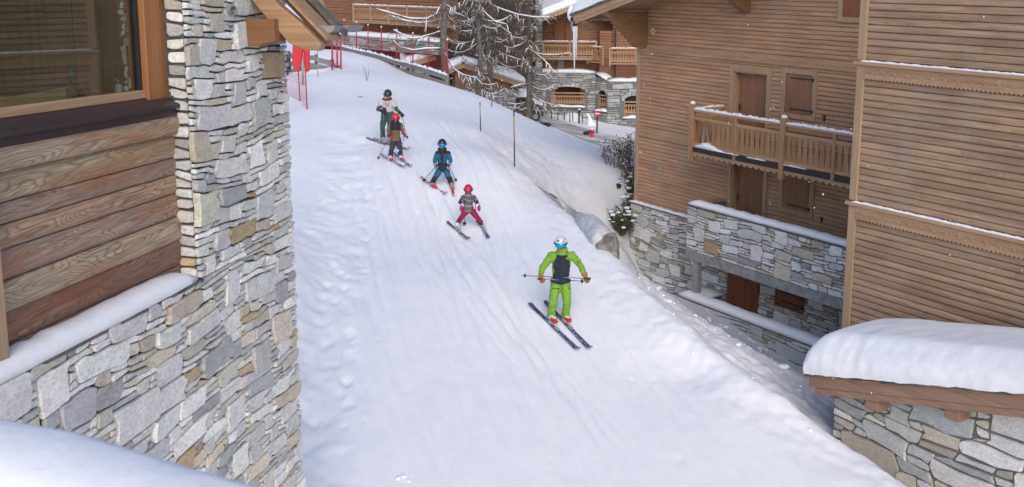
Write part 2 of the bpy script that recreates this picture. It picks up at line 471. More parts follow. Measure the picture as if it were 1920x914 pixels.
# ------------------------------------------------------------------ rubble masonry
PAL = {'pale': [((.74,.73,.70),6),((.64,.64,.62),4),((.82,.81,.78),5),((.46,.47,.47),2),((.60,.57,.49),2.2),((.56,.42,.26),.45),((.66,.58,.46),1.2),((.40,.42,.42),.6)],
       'mix': [((.80,.80,.76),5),((.62,.62,.60),4),((.76,.76,.73),3.5),((.42,.43,.42),2),((.60,.55,.45),2.5),((.55,.38,.23),.6),((.50,.45,.37),1.6)],
       'flag': [((.60,.62,.61),5),((.50,.52,.52),4),((.70,.70,.67),3),((.52,.47,.39),2.2),((.42,.38,.33),1.8),((.50,.40,.27),.8)],
       'far': [((.46,.48,.46),5),((.36,.38,.37),4),((.56,.57,.55),3),((.28,.29,.28),3),((.42,.38,.31),1)]}
def stones(mb, x0, x1, z0, z1, cw, ch, seed, pal='pale', holes=(), y=0.0, side=None, big=.10, gap=.012, thick=.03, keep=None, flip=1, long=1.0, curve=None, rag=False):
    """rubble stones on the wall x0..x1, z0..z1 at depth y; side: ('x', xconst) puts them on an end face"""
    R = random.Random(seed)
    nx = max(1, round((x1-x0)/cw)); nz = max(1, round((z1-z0)/ch)); cw = (x1-x0)/nx; ch = (z1-z0)/nz
    occ = [[False]*nz for _ in range(nx)]
    for hx0, hx1, hz0, hz1 in holes:
        for i in range(nx):
            for j in range(nz):
                cx = x0+(i+.5)*cw; cz = z0+(j+.5)*ch
                if hx0 < cx < hx1 and hz0 < cz < hz1: occ[i][j] = True
    if keep:
        for i in range(nx):
            for j in range(nz):
                if not keep(x0+(i+.5)*cw, z0+(j+.5)*ch): occ[i][j] = True
    rects = []
    def tryp(i, j, a, b):
        if i+a > nx or j+b > nz: return False
        for p in range(i, i+a):
            for q in range(j, j+b):
                if occ[p][q]: return False
        for p in range(i, i+a):
            for q in range(j, j+b): occ[p][q] = True
        rects.append((i, j, a, b)); return True
    for _ in range(int(nx*nz*big)):
        tryp(R.randrange(nx), R.randrange(nz), R.choice([3,4,4,5,6]), R.choice([3,3,4,5]))
    for _ in range(int(nx*nz*big*2)):
        tryp(R.randrange(nx), R.randrange(nz), R.choice([2,3,4,5]), R.choice([2,2,3]))
    for j in range(nz):
        for i in range(nx):
            if not occ[i][j]:
                a, b = R.choice([(4,1),(3,1),(2,1),(3,2),(2,2),(5,1)])
                if tryp(i, j, a, b): continue
                for a2 in (3, 2, 1):
                    if tryp(i, j, a2, 1): break
    jit = {}
    def node(i, j):
        if (i, j) not in jit:
            jx = R.uniform(-.36, .36)*cw if 0 < i < nx else (R.uniform(-.16, .22)*cw*(1 if i else -1) if rag and (i or rag == 2) else 0)
            jz = R.uniform(-.32, .32)*ch if 0 < j < nz else 0
            px = x0+i*cw; pz = z0+j*ch
            wv = ch*.8*(math.sin(px*2.3/cw*.11+seed)+.6*math.sin(px*.9/cw*.3+pz*3+seed*2))*(0 if j in (0, nz) else 1)*.6
            jit[(i, j)] = (px+jx, pz+jz+wv)
        return jit[(i, j)]
    pl = PAL[pal]; tot = sum(w_ for _, w_ in pl)
    for (i, j, a, b) in rects:
        per = [(i+k, j) for k in range(a)] + [(i+a, j+k) for k in range(b)] + [(i+a-k, j+b) for k in range(a)] + [(i, j+b-k) for k in range(b)]
        corners = {(i, j), (i+a, j), (i+a, j+b), (i, j+b)}
        pts = []
        cx = sum(node(*q)[0] for q in per)/len(per); cz = sum(node(*q)[1] for q in per)/len(per)
        hw = a*cw/2; hh = b*ch/2
        kx = 1-gap/max(hw, gap*2); kz = 1-gap/max(hh, gap*2)
        m4 = len(per)
        for qi, q in enumerate(per):
            p = node(*q)
            if q in corners:
                pr = node(*per[qi-1]); nx_ = node(*per[(qi+1) % m4]); f = R.uniform(.06, .48 if a*b > 3 else .3)
                if R.random() < .72:
                    g = R.uniform(.06, .48 if a*b > 3 else .3)
                    pts.append((p[0]+(pr[0]-p[0])*f, p[1]+(pr[1]-p[1])*f)); pts.append((p[0]+(nx_[0]-p[0])*g, p[1]+(nx_[1]-p[1])*g))
                else: pts.append(p)
            elif R.random() < .55: pts.append(p)
        pts = [(cx+(p[0]-cx)*kx, cz+(p[1]-cz)*kz) for p in pts]
        n = len(pts); t_ = thick*R.uniform(.6, 1.35)*(1.25 if a*b > 8 else 1)
        tx = R.uniform(-.07, .07); tz_ = R.uniform(-.09, .09)
        def Y(px, pz, dep): return y-(dep + (px-cx)*tx + (pz-cz)*tz_ + R.uniform(-.04, .04)*thick)*flip
        vs = [(px, y+.004*flip, pz) for px, pz in pts]
        bv = .007*(1+thick*8)
        for px, pz in pts: vs.append((cx+(px-cx)*(1-bv*.25/max(hw, .03)), Y(px, pz, t_*.82), cz+(pz-cz)*(1-bv*.25/max(hh, .02))))
        for px, pz in pts: vs.append((cx+(px-cx)*(1-bv/max(hw, .03)), Y(px, pz, t_*1.03), cz+(pz-cz)*(1-bv/max(hh, .02))))
        vs.append((cx+R.uniform(-.3, .3)*hw, Y(cx, cz, t_*R.uniform(1.0, 1.12)), cz+R.uniform(-.3, .3)*hh))
        fs = []
        for k in range(n):
            l = (k+1) % n
            f1 = (k, l, l+n, k+n); f2 = (k+n, l+n, l+2*n, k+2*n); f3 = (k+2*n, l+2*n, 3*n)
            if flip < 0: f1, f2, f3 = f1[::-1], f2[::-1], f3[::-1]
            fs += [f1, f2, f3]
        r = R.uniform(0, tot); col = pl[0][0]
        for c_, w_ in pl:
            r -= w_
            if r <= 0: col = c_; break
        v = R.uniform(.80, 1.15)
        mb.col = tuple(min(1, q*v*R.uniform(.97, 1.03)) for q in col)
        if side: vs = [(side[1]+(p[1]-y), side[2]+p[0], p[2]) for p in vs]
        if curve: vs = [curve(p) for p in vs]
        mb.add(vs, fs)
    mb.col = (1, 1, 1)
def siding(mb, x0, x1, z0, z1, pitch, y, seed, holes=(), depth=.030, vary=.10):
    """lapped boards: every course leans out at its foot; holes are (x0,x1,z0,z1)"""
    R = random.Random(seed)
    n = max(1, round((z1-z0)/pitch)); pitch = (z1-z0)/n
    for k in range(n):
        a = z0+k*pitch; b = a+pitch; mid = (a+b)/2
        segs = [(x0, x1)]
        for h in holes:
            if h[2] < mid < h[3]:
                ns = []
                for s0, s1 in segs:
                    if h[1] <= s0 or h[0] >= s1: ns.append((s0, s1)); continue
                    if h[0] > s0: ns.append((s0, h[0]))
                    if h[1] < s1: ns.append((h[1], s1))
                segs = ns
        for s0, s1 in segs:
            cut = s0
            while cut < s1-.01:
                nxt = cut+R.uniform(1.8, 4.5)
                if s1-nxt < .8: nxt = s1
                v = R.uniform(1-vary*1.6, 1+vary)
                mb.col = (v, v*R.uniform(.96, 1.02), v*R.uniform(.93, 1.02))
                p = pitch
                d = depth*R.uniform(.85, 1.15)
                prof = [(y+.004, a+p*.02), (y-d*.75, a+p*.03), (y-d*1.1, a+p*.16), (y-d*1.05, a+p*.5), (y-d*.75, a+p*.80), (y-d*.3, a+p*.93), (y+.004, a+p*.945)]
                mb.prismx([(q[0], q[1]) for q in prof], cut+.0015, nxt-.0015)
                cut = nxt
    mb.col = (1, 1, 1)
def snowcap(mb, pts, w, h, n=7, seed=0, wob=.25, side=1):
    """a soft loaf of snow laid along pts (points of its base centreline)"""
    R = random.Random(seed)
    pts = [Vector(p) for p in pts]; fine = []
    for a, b in zip(pts[:-1], pts[1:]):
        m_ = max(1, int((b-a).length/max(.06, w*.5)))
        fine += [a.lerp(b, k/m_) for k in range(m_)]
    fine.append(pts[-1]); vs = []; L = len(fine)
    for i, p in enumerate(fine):
        d = (fine[min(L-1, i+1)]-fine[max(0, i-1)]).normalized(); s_ = d.cross(Vector((0,0,1))).normalized()
        e = min(1, .35+min(i, L-1-i)*.45)
        hh = h*e*(1+wob*R.uniform(-1, 1)); ww = w*(1+wob*.3*R.uniform(-1, 1))*(.85+.15*e)
        for k in range(n):
            t_ = math.pi*k/(n-1)
            ca = math.cos(t_); sa = math.sin(t_)
            vs.append(p + s_*(math.copysign(abs(ca)**.6, ca)*ww/2) + Vector((0,0,(sa**.7 if sa > 0 else 0)*hh)))
    fs = []
    for i in range(L-1):
        for k in range(n-1): fs.append((i*n+k, i*n+k+1, (i+1)*n+k+1, (i+1)*n+k))
        fs.append((i*n+n-1, i*n, (i+1)*n, (i+1)*n+n-1))
    fs.append(list(range(n))[::-1]); fs.append([(L-1)*n+k for k in range(n)])
    mb.smooth = True; mb.add(vs, fs); mb.smooth = False
def scallop(mb, x0, x1, ztop, h, y, pitch=.16, t=.02, tooth=.4):
    """carved valance board with a wavy lower edge"""
    n = max(1, round((x1-x0)/pitch)); p = (x1-x0)/n; top = []; bot = []
    K = 6
    for i in range(n*K+1):
        x = x0+i*p/K; ph = (i % K)/K
        bot.append((x, ztop-h+abs(math.sin(math.pi*ph))*h*tooth*(-1)+h*tooth))
    poly_v = []
    for (x, zb) in bot: poly_v += [(x, y-t, ztop), (x, y-t, zb), (x, y, zb), (x, y, ztop)]
    fs = []
    for i in range(len(bot)-1):
        a = i*4; b = a+4
        fs += [(a, a+1, b+1, b), (a+1, a+2, b+2, b+1), (a+3, a, b, b+3)]
    L = (len(bot)-1)*4
    fs += [(0, 3, 2, 1), (L, L+1, L+2, L+3)]
    mb.add(poly_v, fs)
def frieze(mb, x0, x1, z, y, h=.20, pitch=.24):
    """band board with carved arches in relief and a toothed foot"""
    mb.box(x0, x1, y-.030, y, z, z+h*.55)
    scallop(mb, x0, x1, z+.002, h*.42, y-.006, pitch*.33, .028, .35)
    n = max(1, round((x1-x0)/pitch)); p = (x1-x0)/n
    for i in range(n):
        c = x0+(i+.5)*p; r = p*.42; pts = []
        for k in range(7):
            a = math.pi*k/6; pts.append((c+math.cos(a)*r, z-.01+math.sin(a)*r*.85))
        for k in range(6, -1, -1):
            a = math.pi*k/6; pts.append((c+math.cos(a)*r*.72, z-.01+math.sin(a)*r*.55))
        mb.prism(pts, y-.048, y-.026)
# ------------------------------------------------------------------ near left building: rubble pillar, log wall, window
L = Frame(P(548, 500, 11.6), (.1842, 1.0064), -.0477)
def old_log():
    m, t, b = mat_new('old_log')
    at = t.nodes.new('ShaderNodeAttribute'); at.attribute_name = 'tint'
    vec = mapping(t, (.7, 4.6, 4.6))
    ad = N(t, 'ShaderNodeVectorMath', operation='MULTIPLY_ADD'); t.links.new(at.outputs['Color'], ad.inputs[0])
    ad.inputs[1].default_value = (17, 23, 11); t.links.new(vec, ad.inputs[2])
    v = ad.outputs[0]
    wv = N(t, 'ShaderNodeTexNoise', Scale=1.0, Detail=1.5, Roughness=.4); t.links.new(v, wv.inputs['Vector'])
    ml = N(t, 'ShaderNodeMath', operation='MULTIPLY'); t.links.new(wv.outputs[0], ml.inputs[0]); ml.inputs[1].default_value = 60
    sn = N(t, 'ShaderNodeMath', operation='PINGPONG'); t.links.new(ml.outputs[0], sn.inputs[0]); sn.inputs[1].default_value = 1.0
    fine = noise_n(t, mapping(t, (2.5, 60, 60)), 1.0, 5, .65)
    big = noise_n(t, mapping(t, (.8, 3, 5)), 1.0, 4, .6)
    c = ramp(t, fine, [(.3, (.20, .14, .105)), (.62, (.52, .40, .31))])
    c = mix(t, c, (.095, .055, .035), ramp(t, sn.outputs[0], [(.5, 0), (.95, .55)]))
    c = mix(t, c, (.33, .14, .055), ramp(t, big, [(.50, 0), (.66, .65)]))
    c = mix(t, c, (.25, .23, .21), ramp(t, noise_n(t, mapping(t, (.6, 2, 9)), 1.3, 4, .6), [(.5, 0), (.68, .6)]))
    c = mix(t, c, at.outputs[0], 1.0, 'MULTIPLY')
    t.links.new(c, b.inputs['Base Color']); b.inputs['Roughness'].default_value = .8
    p = bump(t, b, fine, .6, .008); bump(t, b, sn.outputs[0], .35, -.006, p)
    return m
M['log'] = old_log()
M['orange_wood'] = wood('orange_wood', (.20, .075, .022), (.42, .19, .07), 'z', grain=.8)
M['rafter'] = wood('rafter', (.22, .12, .06), (.50, .31, .17), 'y', grain=.55, streak=(.36, .30, .24))
M['beam_dark'] = wood('beam_dark', (.13, .055, .02), (.30, .15, .065), 'y', grain=.6)
def glass_mat(name, k=.17):
    m, t, b = mat_new(name)
    out = t.nodes['Material Output']; t.nodes.remove(b)
    tr = t.nodes.new('ShaderNodeBsdfTransparent'); tr.inputs[0].default_value = (.80, .84, .82, 1)
    gl = t.nodes.new('ShaderNodeBsdfGlossy'); gl.inputs['Roughness'].default_value = .02; gl.inputs[0].default_value = (.62,.66,.66,1)
    mx = t.nodes.new('ShaderNodeMixShader'); fr = N(t, 'ShaderNodeLayerWeight', Blend=.12)
    ma = N(t, 'ShaderNodeMath', operation='ADD'); t.links.new(fr.outputs[1], ma.inputs[0]); ma.inputs[1].default_value = k-.1
    t.links.new(ma.outputs[0], mx.inputs[0]); t.links.new(tr.outputs[0], mx.inputs[1]); t.links.new(gl.outputs[0], mx.inputs[2])
    t.links.new(mx.outputs[0], out.inputs[0]); return m
M['glass'] = glass_mat('window_glass')
def left_building():
    root = thing_f('stone_and_log_building', 'near building at the left with rubble stone pillar, aged plank wall and large window', 'building', L)
    xp = L.pt(366, 450)[0]                    # pillar's near edge
    zl = L.pt(200, 612)[1]                    # ledge
    zt = L.pt(400, -30)[1] + .6
    X0 = -7.2
    zbot = -4.6
    mb = MB(); mb.box(X0, 0-.05, .02, .5, zbot, zl-.01); mb.box(xp+.03, -.05, .02, .9, zl-.02, zt-.02)
    wall = mb.build('wall', M['mortar'], root)
    mb = MB()
    cw, ch = .112, .062
    stones(mb, X0, .02, zbot, zl, cw, ch, 5, 'pale', big=.12, gap=.007, thick=.032, rag=True)
    stones(mb, xp, .02, zl, zt, cw, ch, 8, 'pale', big=.12, gap=.007, thick=.034, rag=2)
    # the pillar's near side, and the far end towards the piste
    stones(mb, 0, .19, zl, zt, .19, .11, 12, 'pale', big=.0, gap=.012, thick=.03, curve=lambda p: (xp+.03+p[1], p[0], p[2]))
    stones(mb, 0, .9, zbot, zt, .12, .09, 14, 'pale', big=.03, gap=.012, thick=.02, flip=-1, curve=lambda p: (-.055+p[1], p[0], p[2]))
    sw = mb.build('stonework', M['stone'], wall)
    # snow on the ledge, slate edge under it
    mb = MB(); mb.box(X0, xp+.06, -.035, .2, zl-.035, zl-.005)
    mb.build('ledge', M['slate'], wall)
    mb = MB(); a = L.pt(0, 690)[0]
    pts = [(X0, .09, zl), (-4.4, .09, zl), (xp-.55, .09, zl), (xp-.02, .105, zl)]
    snowcap(mb, pts, .27, .13, 9, 3, .10)
    mb.build('ledge_snow', M['snow_fine'], root)
    # plank wall under the window
    yl = .17
    zs = [L.pt(0, v, yl)[1] for v in (274, 322, 382, 424, 472, 531, 591, 655, 760)]
    R = random.Random(4); mb = MB()
    cols = [(1.5, 1.12, .88), (1.25, .98, .80), (.86, .80, .76), (1.05, .86, .72), (.88, .81, .76), (1.3, 1.04, .86), (.66, .48, .40), (.5, .42, .38)]
    for k in range(len(zs)-1):
        b_, a_ = zs[k], zs[k+1]; mb.col = cols[k]
        prot = .055 if k == 0 else (.02 if k == 5 else 0)
        xe = xp+.02 + (0 if k else .0)
        h = b_-a_
        n = 14
        prof = lambda: [(yl+.05, a_+.004), (yl+.006-prot, a_+.006), (yl-prot-.012, a_+h*.18), (yl-prot-.016, a_+h*.5), (yl-prot-.012, a_+h*.84), (yl+.006-prot, b_-.004), (yl+.05, b_-.003)]
        x = X0
        mb.prismx(prof(), X0, xe)
    mb.col = (1,1,1)
    mb.build('plank_wall', M['log'], root)
    mb = MB(); mb.box(X0, xp+.02, yl+.045, yl+.12, zs[-1]-.2, zs[0])
    mb.build('plank_backing', M['room'], root)
    # corner post at the frame's edge
    mb = MB(); q = L.pt(18, 640, .02)[0]
    mb.box(q-.16, q, .02, .2, zl-.0, zs[0]-.02)
    mb.build('post', M['trim'], root, bevel=.012)
    # window
    yw = .30
    w = MB(); 
    zf0 = L.pt(0, 223, yw-.06)[1]; zf1 = L.pt(0, 204, yw-.06)[1]
    xw = L.pt(260, 90, yw-.02)[0]
    zh = L.pt(280, -30, yw)[1]+.35
    X0w = X0
    w.box(X0w, xw+.05, yw-.06, yw+.04, zf0, zf1)
    win = w.build('window', M['trimx'], root, bevel=.005)
    mb = MB(); mb.box(xw, xp+.04, yw-.09, yw+.1, zf0-.05, zh)
    mb.build('window_post', M['orange_wood'], win, bevel=.008)
    mb = MB(); mb.box(xw-.028, xw-.001, yw-.035, yw+.03, zf1, zh)
    mb.build('seal', M['iron'], win)
    mb = MB(); mb.box(X0w, xw-.02, yw-.004, yw+.004, zf1-.01, zh)
    mb.build('pane', M['glass'], win)
    mb = MB()
    z1 = L.pt(0, 249, yl-.10)[1]; z2 = L.pt(0, 259, yl-.10)[1]; z3 = zs[0]
    mb.prismx([(yw-.02, zf0+.012), (yw-.02, z1-.05), (yl-.10, z2), (yl-.10, z1)][::1], X0, xp+.03)
    mb.build('sill', M['copper'], win)
    mb = MB(); mb.box(X0, xp+.03, yl-.055, yl+.1, z3-.004, z2+.002)
    mb.build('drip_board', M['copper'], win)
    LB_Z = L.pt(148, 182, yw+.14)[1]-.004
    # the room behind the glass
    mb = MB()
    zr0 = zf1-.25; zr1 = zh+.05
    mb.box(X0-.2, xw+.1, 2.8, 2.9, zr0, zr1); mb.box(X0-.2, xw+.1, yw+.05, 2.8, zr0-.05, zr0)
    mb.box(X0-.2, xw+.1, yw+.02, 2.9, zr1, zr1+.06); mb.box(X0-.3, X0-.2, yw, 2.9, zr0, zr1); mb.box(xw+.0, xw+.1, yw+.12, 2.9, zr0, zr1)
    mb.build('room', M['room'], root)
    mb = MB(); siding(mb, X0-.2, xw+.08, zr0, zr1, .16, 2.79, 3, depth=.02); mb.build('room_panelling', M['siding'], root)
    mb = MB(); mb.box(X0-.2, xw+.02, yw+.045, yw+.32, zf1-.05, LB_Z)
    mb.build('inner_sill', M['trimx'], root)
    mb = MB()
    for k in range(9): mb.box(xw-.03, xw-.001, yw+.06+k*.27, yw+.06+k*.27+.262, zr0, zr1)
    mb.build('inner_panel', M['trim'], root)
    # masonry and roof above the view
    mb = MB(); mb.box(X0-.3, xp+.05, yw-.1, .9, zh, zh+.5); mb.build('lintel', M['trimx'], root)
    # corbel, rafters, roof
    c = L.pt(453, 60)[0]; e = L.ptx(514, 62, c)[0]
    zb = L.ptx(480, 88, c)[1]; ztp = L.ptx(480, 35, c)[1]
    x2 = L.pt(540, 60, e)[0]
    mb = MB()
    cor = [(.3, zb), (.3, ztp), (e, ztp), (e, zb+.05), (e*.8, zb+.045), (e*.45, zb+.0)]
    mb.prismx(cor[::-1], c, c+max(.16, min(.3, x2-c)))
    mb.build('corbel', M['beam_dark'], root, bevel=.008)
    mb = MB()
    def raf(pix, x, th):
        poly = [L.ptx(u_, v_, x) for u_, v_ in pix]
        mb.prismx(poly, x, x+th)
        return poly
    roof = thing_f('timber_roof_eave', 'heavy timber eave of the near left building, rafters and gutter above the stone pillar', 'roof', L)
    roof.name = 'eave'; 
    bpy.data.objects.remove(roof)
    p1 = raf([(426,-60),(470,0),(500,36),(540,80),(562,93),(597,96),(603,84),(565,45),(520,8),(460,-60)], c+.12, .15)
    mb.build('rafter', M['rafter'], root, bevel=.012)
    mb = MB(); p2 = raf([(480,-60),(520,-10),(570,42),(602,84),(612,88),(616,58),(580,0),(540,-60)], c+.62, .14); mb.build('rafter', M['rafter'], root, bevel=.01)
    mb = MB(); p3 = raf([(560,-60),(583,-12),(617,56),(622,50),(603,-2),(580,-60)], c+.95, .04); mb.build('bargeboard', M['rafter'], root)
    # deck along the rafters' upper line
    ya, za = L.ptx(470, -60, c+.12); yb, zb_ = L.ptx(606, 82, c+.12)
    m_ = (zb_-za)/(yb-ya)
    ys = [ya+1.5, yb-.03]; zz = [za+m_*(ys[0]-ya)+.10, za+m_*(ys[1]-ya)+.10]
    mb = MB(); xr0 = c+.3; xr1 = c+.60
    mb.prismx([(ys[0], zz[0]), (ys[0], zz[0]-.04), (ys[1], zz[1]-.04), (ys[1], zz[1])], c+.14, xr1); mb.build('roof_deck', M['rafter'], root)
    mb = MB(); mb.prismx([(ys[0], zz[0]+.06), (ys[0], zz[0]+.002), (ys[1]-.05, zz[1]+.002), (ys[1]-.05, zz[1]+.06)], c+.5, xr1+.05); mb.build('roof_slates', M['slate'], root)
    mb = MB(); mb.smooth = True
    g = [(ys[1]-.02, zz[1]-.02)]
    gy0, gz0 = L.ptx(634, 48, xr1)
    arc = [(gy0+.075*math.cos(t_), gz0-.0-.08*math.sin(t_)) for t_ in [math.pi*k/8 for k in range(9)]]
    inn = [(gy0+.068*math.cos(t_), gz0-.0-.072*math.sin(t_)) for t_ in [math.pi*k/8 for k in range(8, -1, -1)]]
    mb.smooth = False
    mb.prismx(arc+inn, xr1-.3, xr1+.6); mb.prismx(arc, xr1+.6, xr1+.61); mb.prismx(arc, xr1-.31, xr1-.30)
    mb.build('gutter', M['concrete'], root)
    # round vent
    vx, vz = L.pt(425, 20)
    mb = MB(); n = 20
    for k, (r0, r1, y0, y1) in enumerate([(.055, .042, -.075, -.0)]):
        vs = []
        for i in range(n):
            a = 2*math.pi*i/n
            for r, y in ((r0*1.0, y1), (r0, y0), (r1, y0), (r1, y0+.03)): vs.append((vx+r*math.cos(a)*1.6, y, vz+r*math.sin(a)))
        fs = []
        for i in range(n):
            j = (i+1) % n
            for q_ in range(3): fs.append((i*4+q_, i*4+q_+1, j*4+q_+1, j*4+q_))
        mb.add(vs, fs)
    for i in range(-4, 5):
        zz_ = vz+i*.009; hw = 1.6*math.sqrt(max(0, .042**2-(i*.009)**2))
        mb.box(vx-hw, vx+hw, -.055, -.05, zz_-.0022, zz_+.0022)
    mb.build('vent', M['concrete'], root)
    print('LEFT xp', xp, 'zl', zl, 'e', e, 'xw', xw, 'ztop', zt)
    return dict(xp=xp, yw=yw, zs=zf1-.04, xw=xw)
LB = left_building()
def on_sill(name, px, py, yd, label, cat):
    x, z = L.pt(px, py, LB['yw']+yd)
    return thing(name, label, cat, L.w(x, LB['yw']+yd, z), L.rotz), x
def sill_things():
    b, x = on_sill('wooden_box', 96, 191, .13, 'pale wooden box on the sill behind the left window', 'box')
    mb = MB(); mb.box(-.55, .12, -.06, .10, 0, .11); mb.build('body', plain('pale_box_wood', (.50, .40, .17), .6), b, bevel=.004)
    mb = MB(); mb.box(-.56, .13, -.065, .105, .112, .125); mb.build('lid', plain('box_lid', (.10, .10, .08), .6), b, bevel=.003)
    f, x = on_sill('figurine', 148, 182, .14, 'slim greenish metal figurine of a diving shape inside the left window', 'figurine')
    mb = MB(); mb.smooth = True
    mb.tube([(0,0,0), (-.03,0,.06), (-.07,0,.13), (-.085,0,.2), (-.09,0,.26)], [.012, .010, .022, .028, .008], 8)
    mb.tube([(-.07,0,.13), (.0,0,.06), (.08,0,.02)], [.02, .014, .006], 7)
    mb.ball((-.09,0,.275), .017, 8, 6)
    mb.tube([(-.085,0,.23), (-.04,0,.19), (-.03,0,.15)], [.012, .009, .006], 6)
    mb.build('figure', plain('verdigris', (.12, .18, .17), .4, .4), f)
    mb = MB(); mb.box(-.05, .06, -.03, .03, 0, .008); mb.build('base', M['iron'], f)
    s, x = on_sill('soap_dispenser', 223, 176, .14, 'small white pump bottle inside the left window near its post', 'bottle')
    mb = MB(); mb.smooth = True; mb.tube([(0,0,0), (0,0,.008), (0,0,.075), (0,0,.09)], [.030, .034, .032, .014], 14); mb.build('bottle', M['white'], s)
    mb = MB(); mb.smooth = True; mb.tube([(0,0,.09), (0,0,.13)], .008, 8); mb.tube([(.005,0,.13), (-.035,0,.128)], .007, 8); mb.build('pump', plain('steel', (.6, .62, .64), .25, .9), s)
sill_things()
def front_rail():
    """snow-covered balcony rail just under the viewpoint"""
    a = P(-260, 718, 1.76); b = P(0, 779, 1.64); m1 = P(130, 800, 1.58); m2 = P(350, 866, 1.47); c = P(560, 930, 1.38); d = P(900, 1060, 1.2)
    pts = [a, b, m1, m2, c, d]
    root = thing('balcony_railing', 'snow covered railing in the near foreground at the bottom left corner', 'railing', tuple(b))
    inv = Vector(b)
    mb = MB(); base = [Vector(p)-inv-Vector((0,0,.14)) for p in pts]
    snowcap(mb, [q+Vector((-.03,-.05,0)) for q in base], .22, .135, 13, 2, .04)
    mb.build('snow_cover', M['snow_fine'], root)
    mb = MB()
    for p, q in zip(base[:-1], base[1:]): mb.beam(p+Vector((-.03,-.05,-.03)), q+Vector((-.03,-.05,-.03)), .14, .05)
    mb.build('handrail', M['trimx'], root)
    for k in range(len(base)-1):
        for t_ in (.2, .7):
            p = base[k].lerp(base[k+1], t_)+Vector((-.03,-.05,0)); mb = MB(); mb.box(p.x-.03, p.x+.03, p.y-.02, p.y+.02, p.z-1.0, p.z-.05); mb.build('baluster', M['trim'], root)
front_rail()
# ------------------------------------------------------------------ chalet on the right
EXC = (.5566, -.8308)
C = Frame(P(1191, 375, 33.8), EXC)
V = Frame(P(1597, 377, 19.3), EXC)
def solve_y(fr, px, py, xt, lo=-4, hi=2):
    for _ in range(40):
        m_ = (lo+hi)/2
        if fr.pt(px, py, m_)[0] > xt: hi = m_
        else: lo = m_
    return m_
def prot_for(px_wall, px_front, py):
    xt = C.pt(px_wall, py, 0)[0]
    best = None
    for k in range(0, 400):
        y = -k*.01
        d = abs(C.pt(px_front, py, y)[0]-xt)
        if best is None or d < best[0]: best = (d, y)
    return best[1], xt
def casing(mb, x0, x1, z0, z1, w, y0, y1, bottom=True):
    mb.box(x0-w, x0, y0, y1, z0-(w if bottom else 0), z1+w); mb.box(x1, x1+w, y0, y1, z0-(w if bottom else 0), z1+w)
    mb.box(x0, x1, y0, y1, z1, z1+w)
    if bottom: mb.box(x0, x1, y0, y1, z0-w, z0)
def chalet_door(root, x0, x1, z0, z1, mat, case=True, y=0.0, handle=True):
    w = .14
    mb = MB(); mb.box(x0, x1, y+.16, y+.20, z0, z1)
    n = 5; p = (x1-x0-.24)/n
    for k in range(n):
        mb.col = (random.Random(k).uniform(.9, 1.08),)*3
        mb.box(x0+.12+k*p+.003, x0+.12+(k+1)*p-.003, y+.150, y+.16, z0+.75, z1-.14)
    mb.col = (1,1,1)
    mb.box(x0+.12, x1-.12, y+.150, y+.16, z0+.14, z0+.60)
    mb.box(x0, x0+.11, y+.142, y+.16, z0, z1); mb.box(x1-.11, x1, y+.142, y+.16, z0, z1)
    mb.box(x0+.11, x1-.11, y+.142, y+.16, z1-.13, z1); mb.box(x0+.11, x1-.11, y+.142, y+.16, z0+.61, z0+.74); mb.box(x0+.11, x1-.11, y+.142, y+.16, z0, z0+.13)
    d = mb.build('door', mat, root)
    mb = MB(); mb.box(x0-.05, x0, y-.02, y+.2, z0, z1+.04); mb.box(x1, x1+.05, y-.02, y+.2, z0, z1+.04); mb.box(x0, x1, y-.02, y+.2, z1, z1+.04)
    if case: casing(mb, x0-.05, x1+.05, z0, z1+.04, w, y-.065, y-.021, False)
    mb.build('door_frame', M['trim'] if case else mat, d)
    if handle:
        mb = MB(); mb.box(x0+.04, x0+.075, y+.128, y+.142, z0+.95, z0+1.18); mb.box(x0+.05, x0+.16, y+.10, y+.115, z0+1.07, z0+1.09); mb.box(x0+.05, x0+.065, y+.10, y+.14, z0+1.07, z0+1.09)
        mb.build('handle', M['iron'], d)
    return d
def shutter(root, x0, x1, z0, z1, mat, case=True, y=0.0):
    mb = MB(); n = 6; p = (x1-x0)/n
    for k in range(n):
        mb.col = (random.Random(k+9).uniform(.86, 1.08),)*3
        mb.box(x0+k*p+.002, x0+(k+1)*p-.002, y-.03, y+.012, z0, z1)
    mb.col = (1,1,1)
    s = mb.build('shutter', mat, root)
    mb = MB()
    if case: casing(mb, x0-.01, x1+.01, z0-.01, z1+.01, .14, y-.06, y+.02)
    else: casing(mb, x0-.01, x1+.01, z0-.01, z1+.01, .05, y-.04, y+.02)
    mb.build('window_frame', M['trim'] if case else mat, s)
    for zz in (z1-.13, z0+.10):
        mb = MB(); mb.box(x0+.18, x1+.02, y-.044, y-.031, zz, zz+.035); mb.box(x1-.02, x1+.05, y-.075, y-.0435, zz-.03, zz+.06)
        mb.build('hinge', M['iron'], s)
    return s
def flask_board(mb, x0, x1, z0, z1, y, t):
    """balcony board whose edges are cut to leave spear-shaped gaps"""
    w = x1-x0; h = z1-z0
    prof = [(0, .004), (.08, .004), (.11, .02), (.62, .40), (.65, .16), (.69, .16), (.73, .32), (.77, .10), (.83, .26), (.88, .004), (1, .004)]
    L_ = [(x0+g*w*.62, z0+q*h) for q, g in prof]; R_ = [(x1-g*w*.62, z0+q*h) for q, g in prof]
    for k in range(len(prof)-1):
        (a, za), (b, zb) = L_[k], L_[k+1]; (c, _), (d, _) = R_[k], R_[k+1]
        mb.add([(a,y,za),(c,y,za),(d,y,zb),(b,y,zb),(a,y+t,za),(c,y+t,za),(d,y+t,zb),(b,y+t,zb)],
               [(0,1,2,3),(5,4,7,6),(1,5,6,2),(4,0,3,7)])
M['bracket'] = wood('bracket', (.13, .07, .032), (.26, .145, .072), 'y')
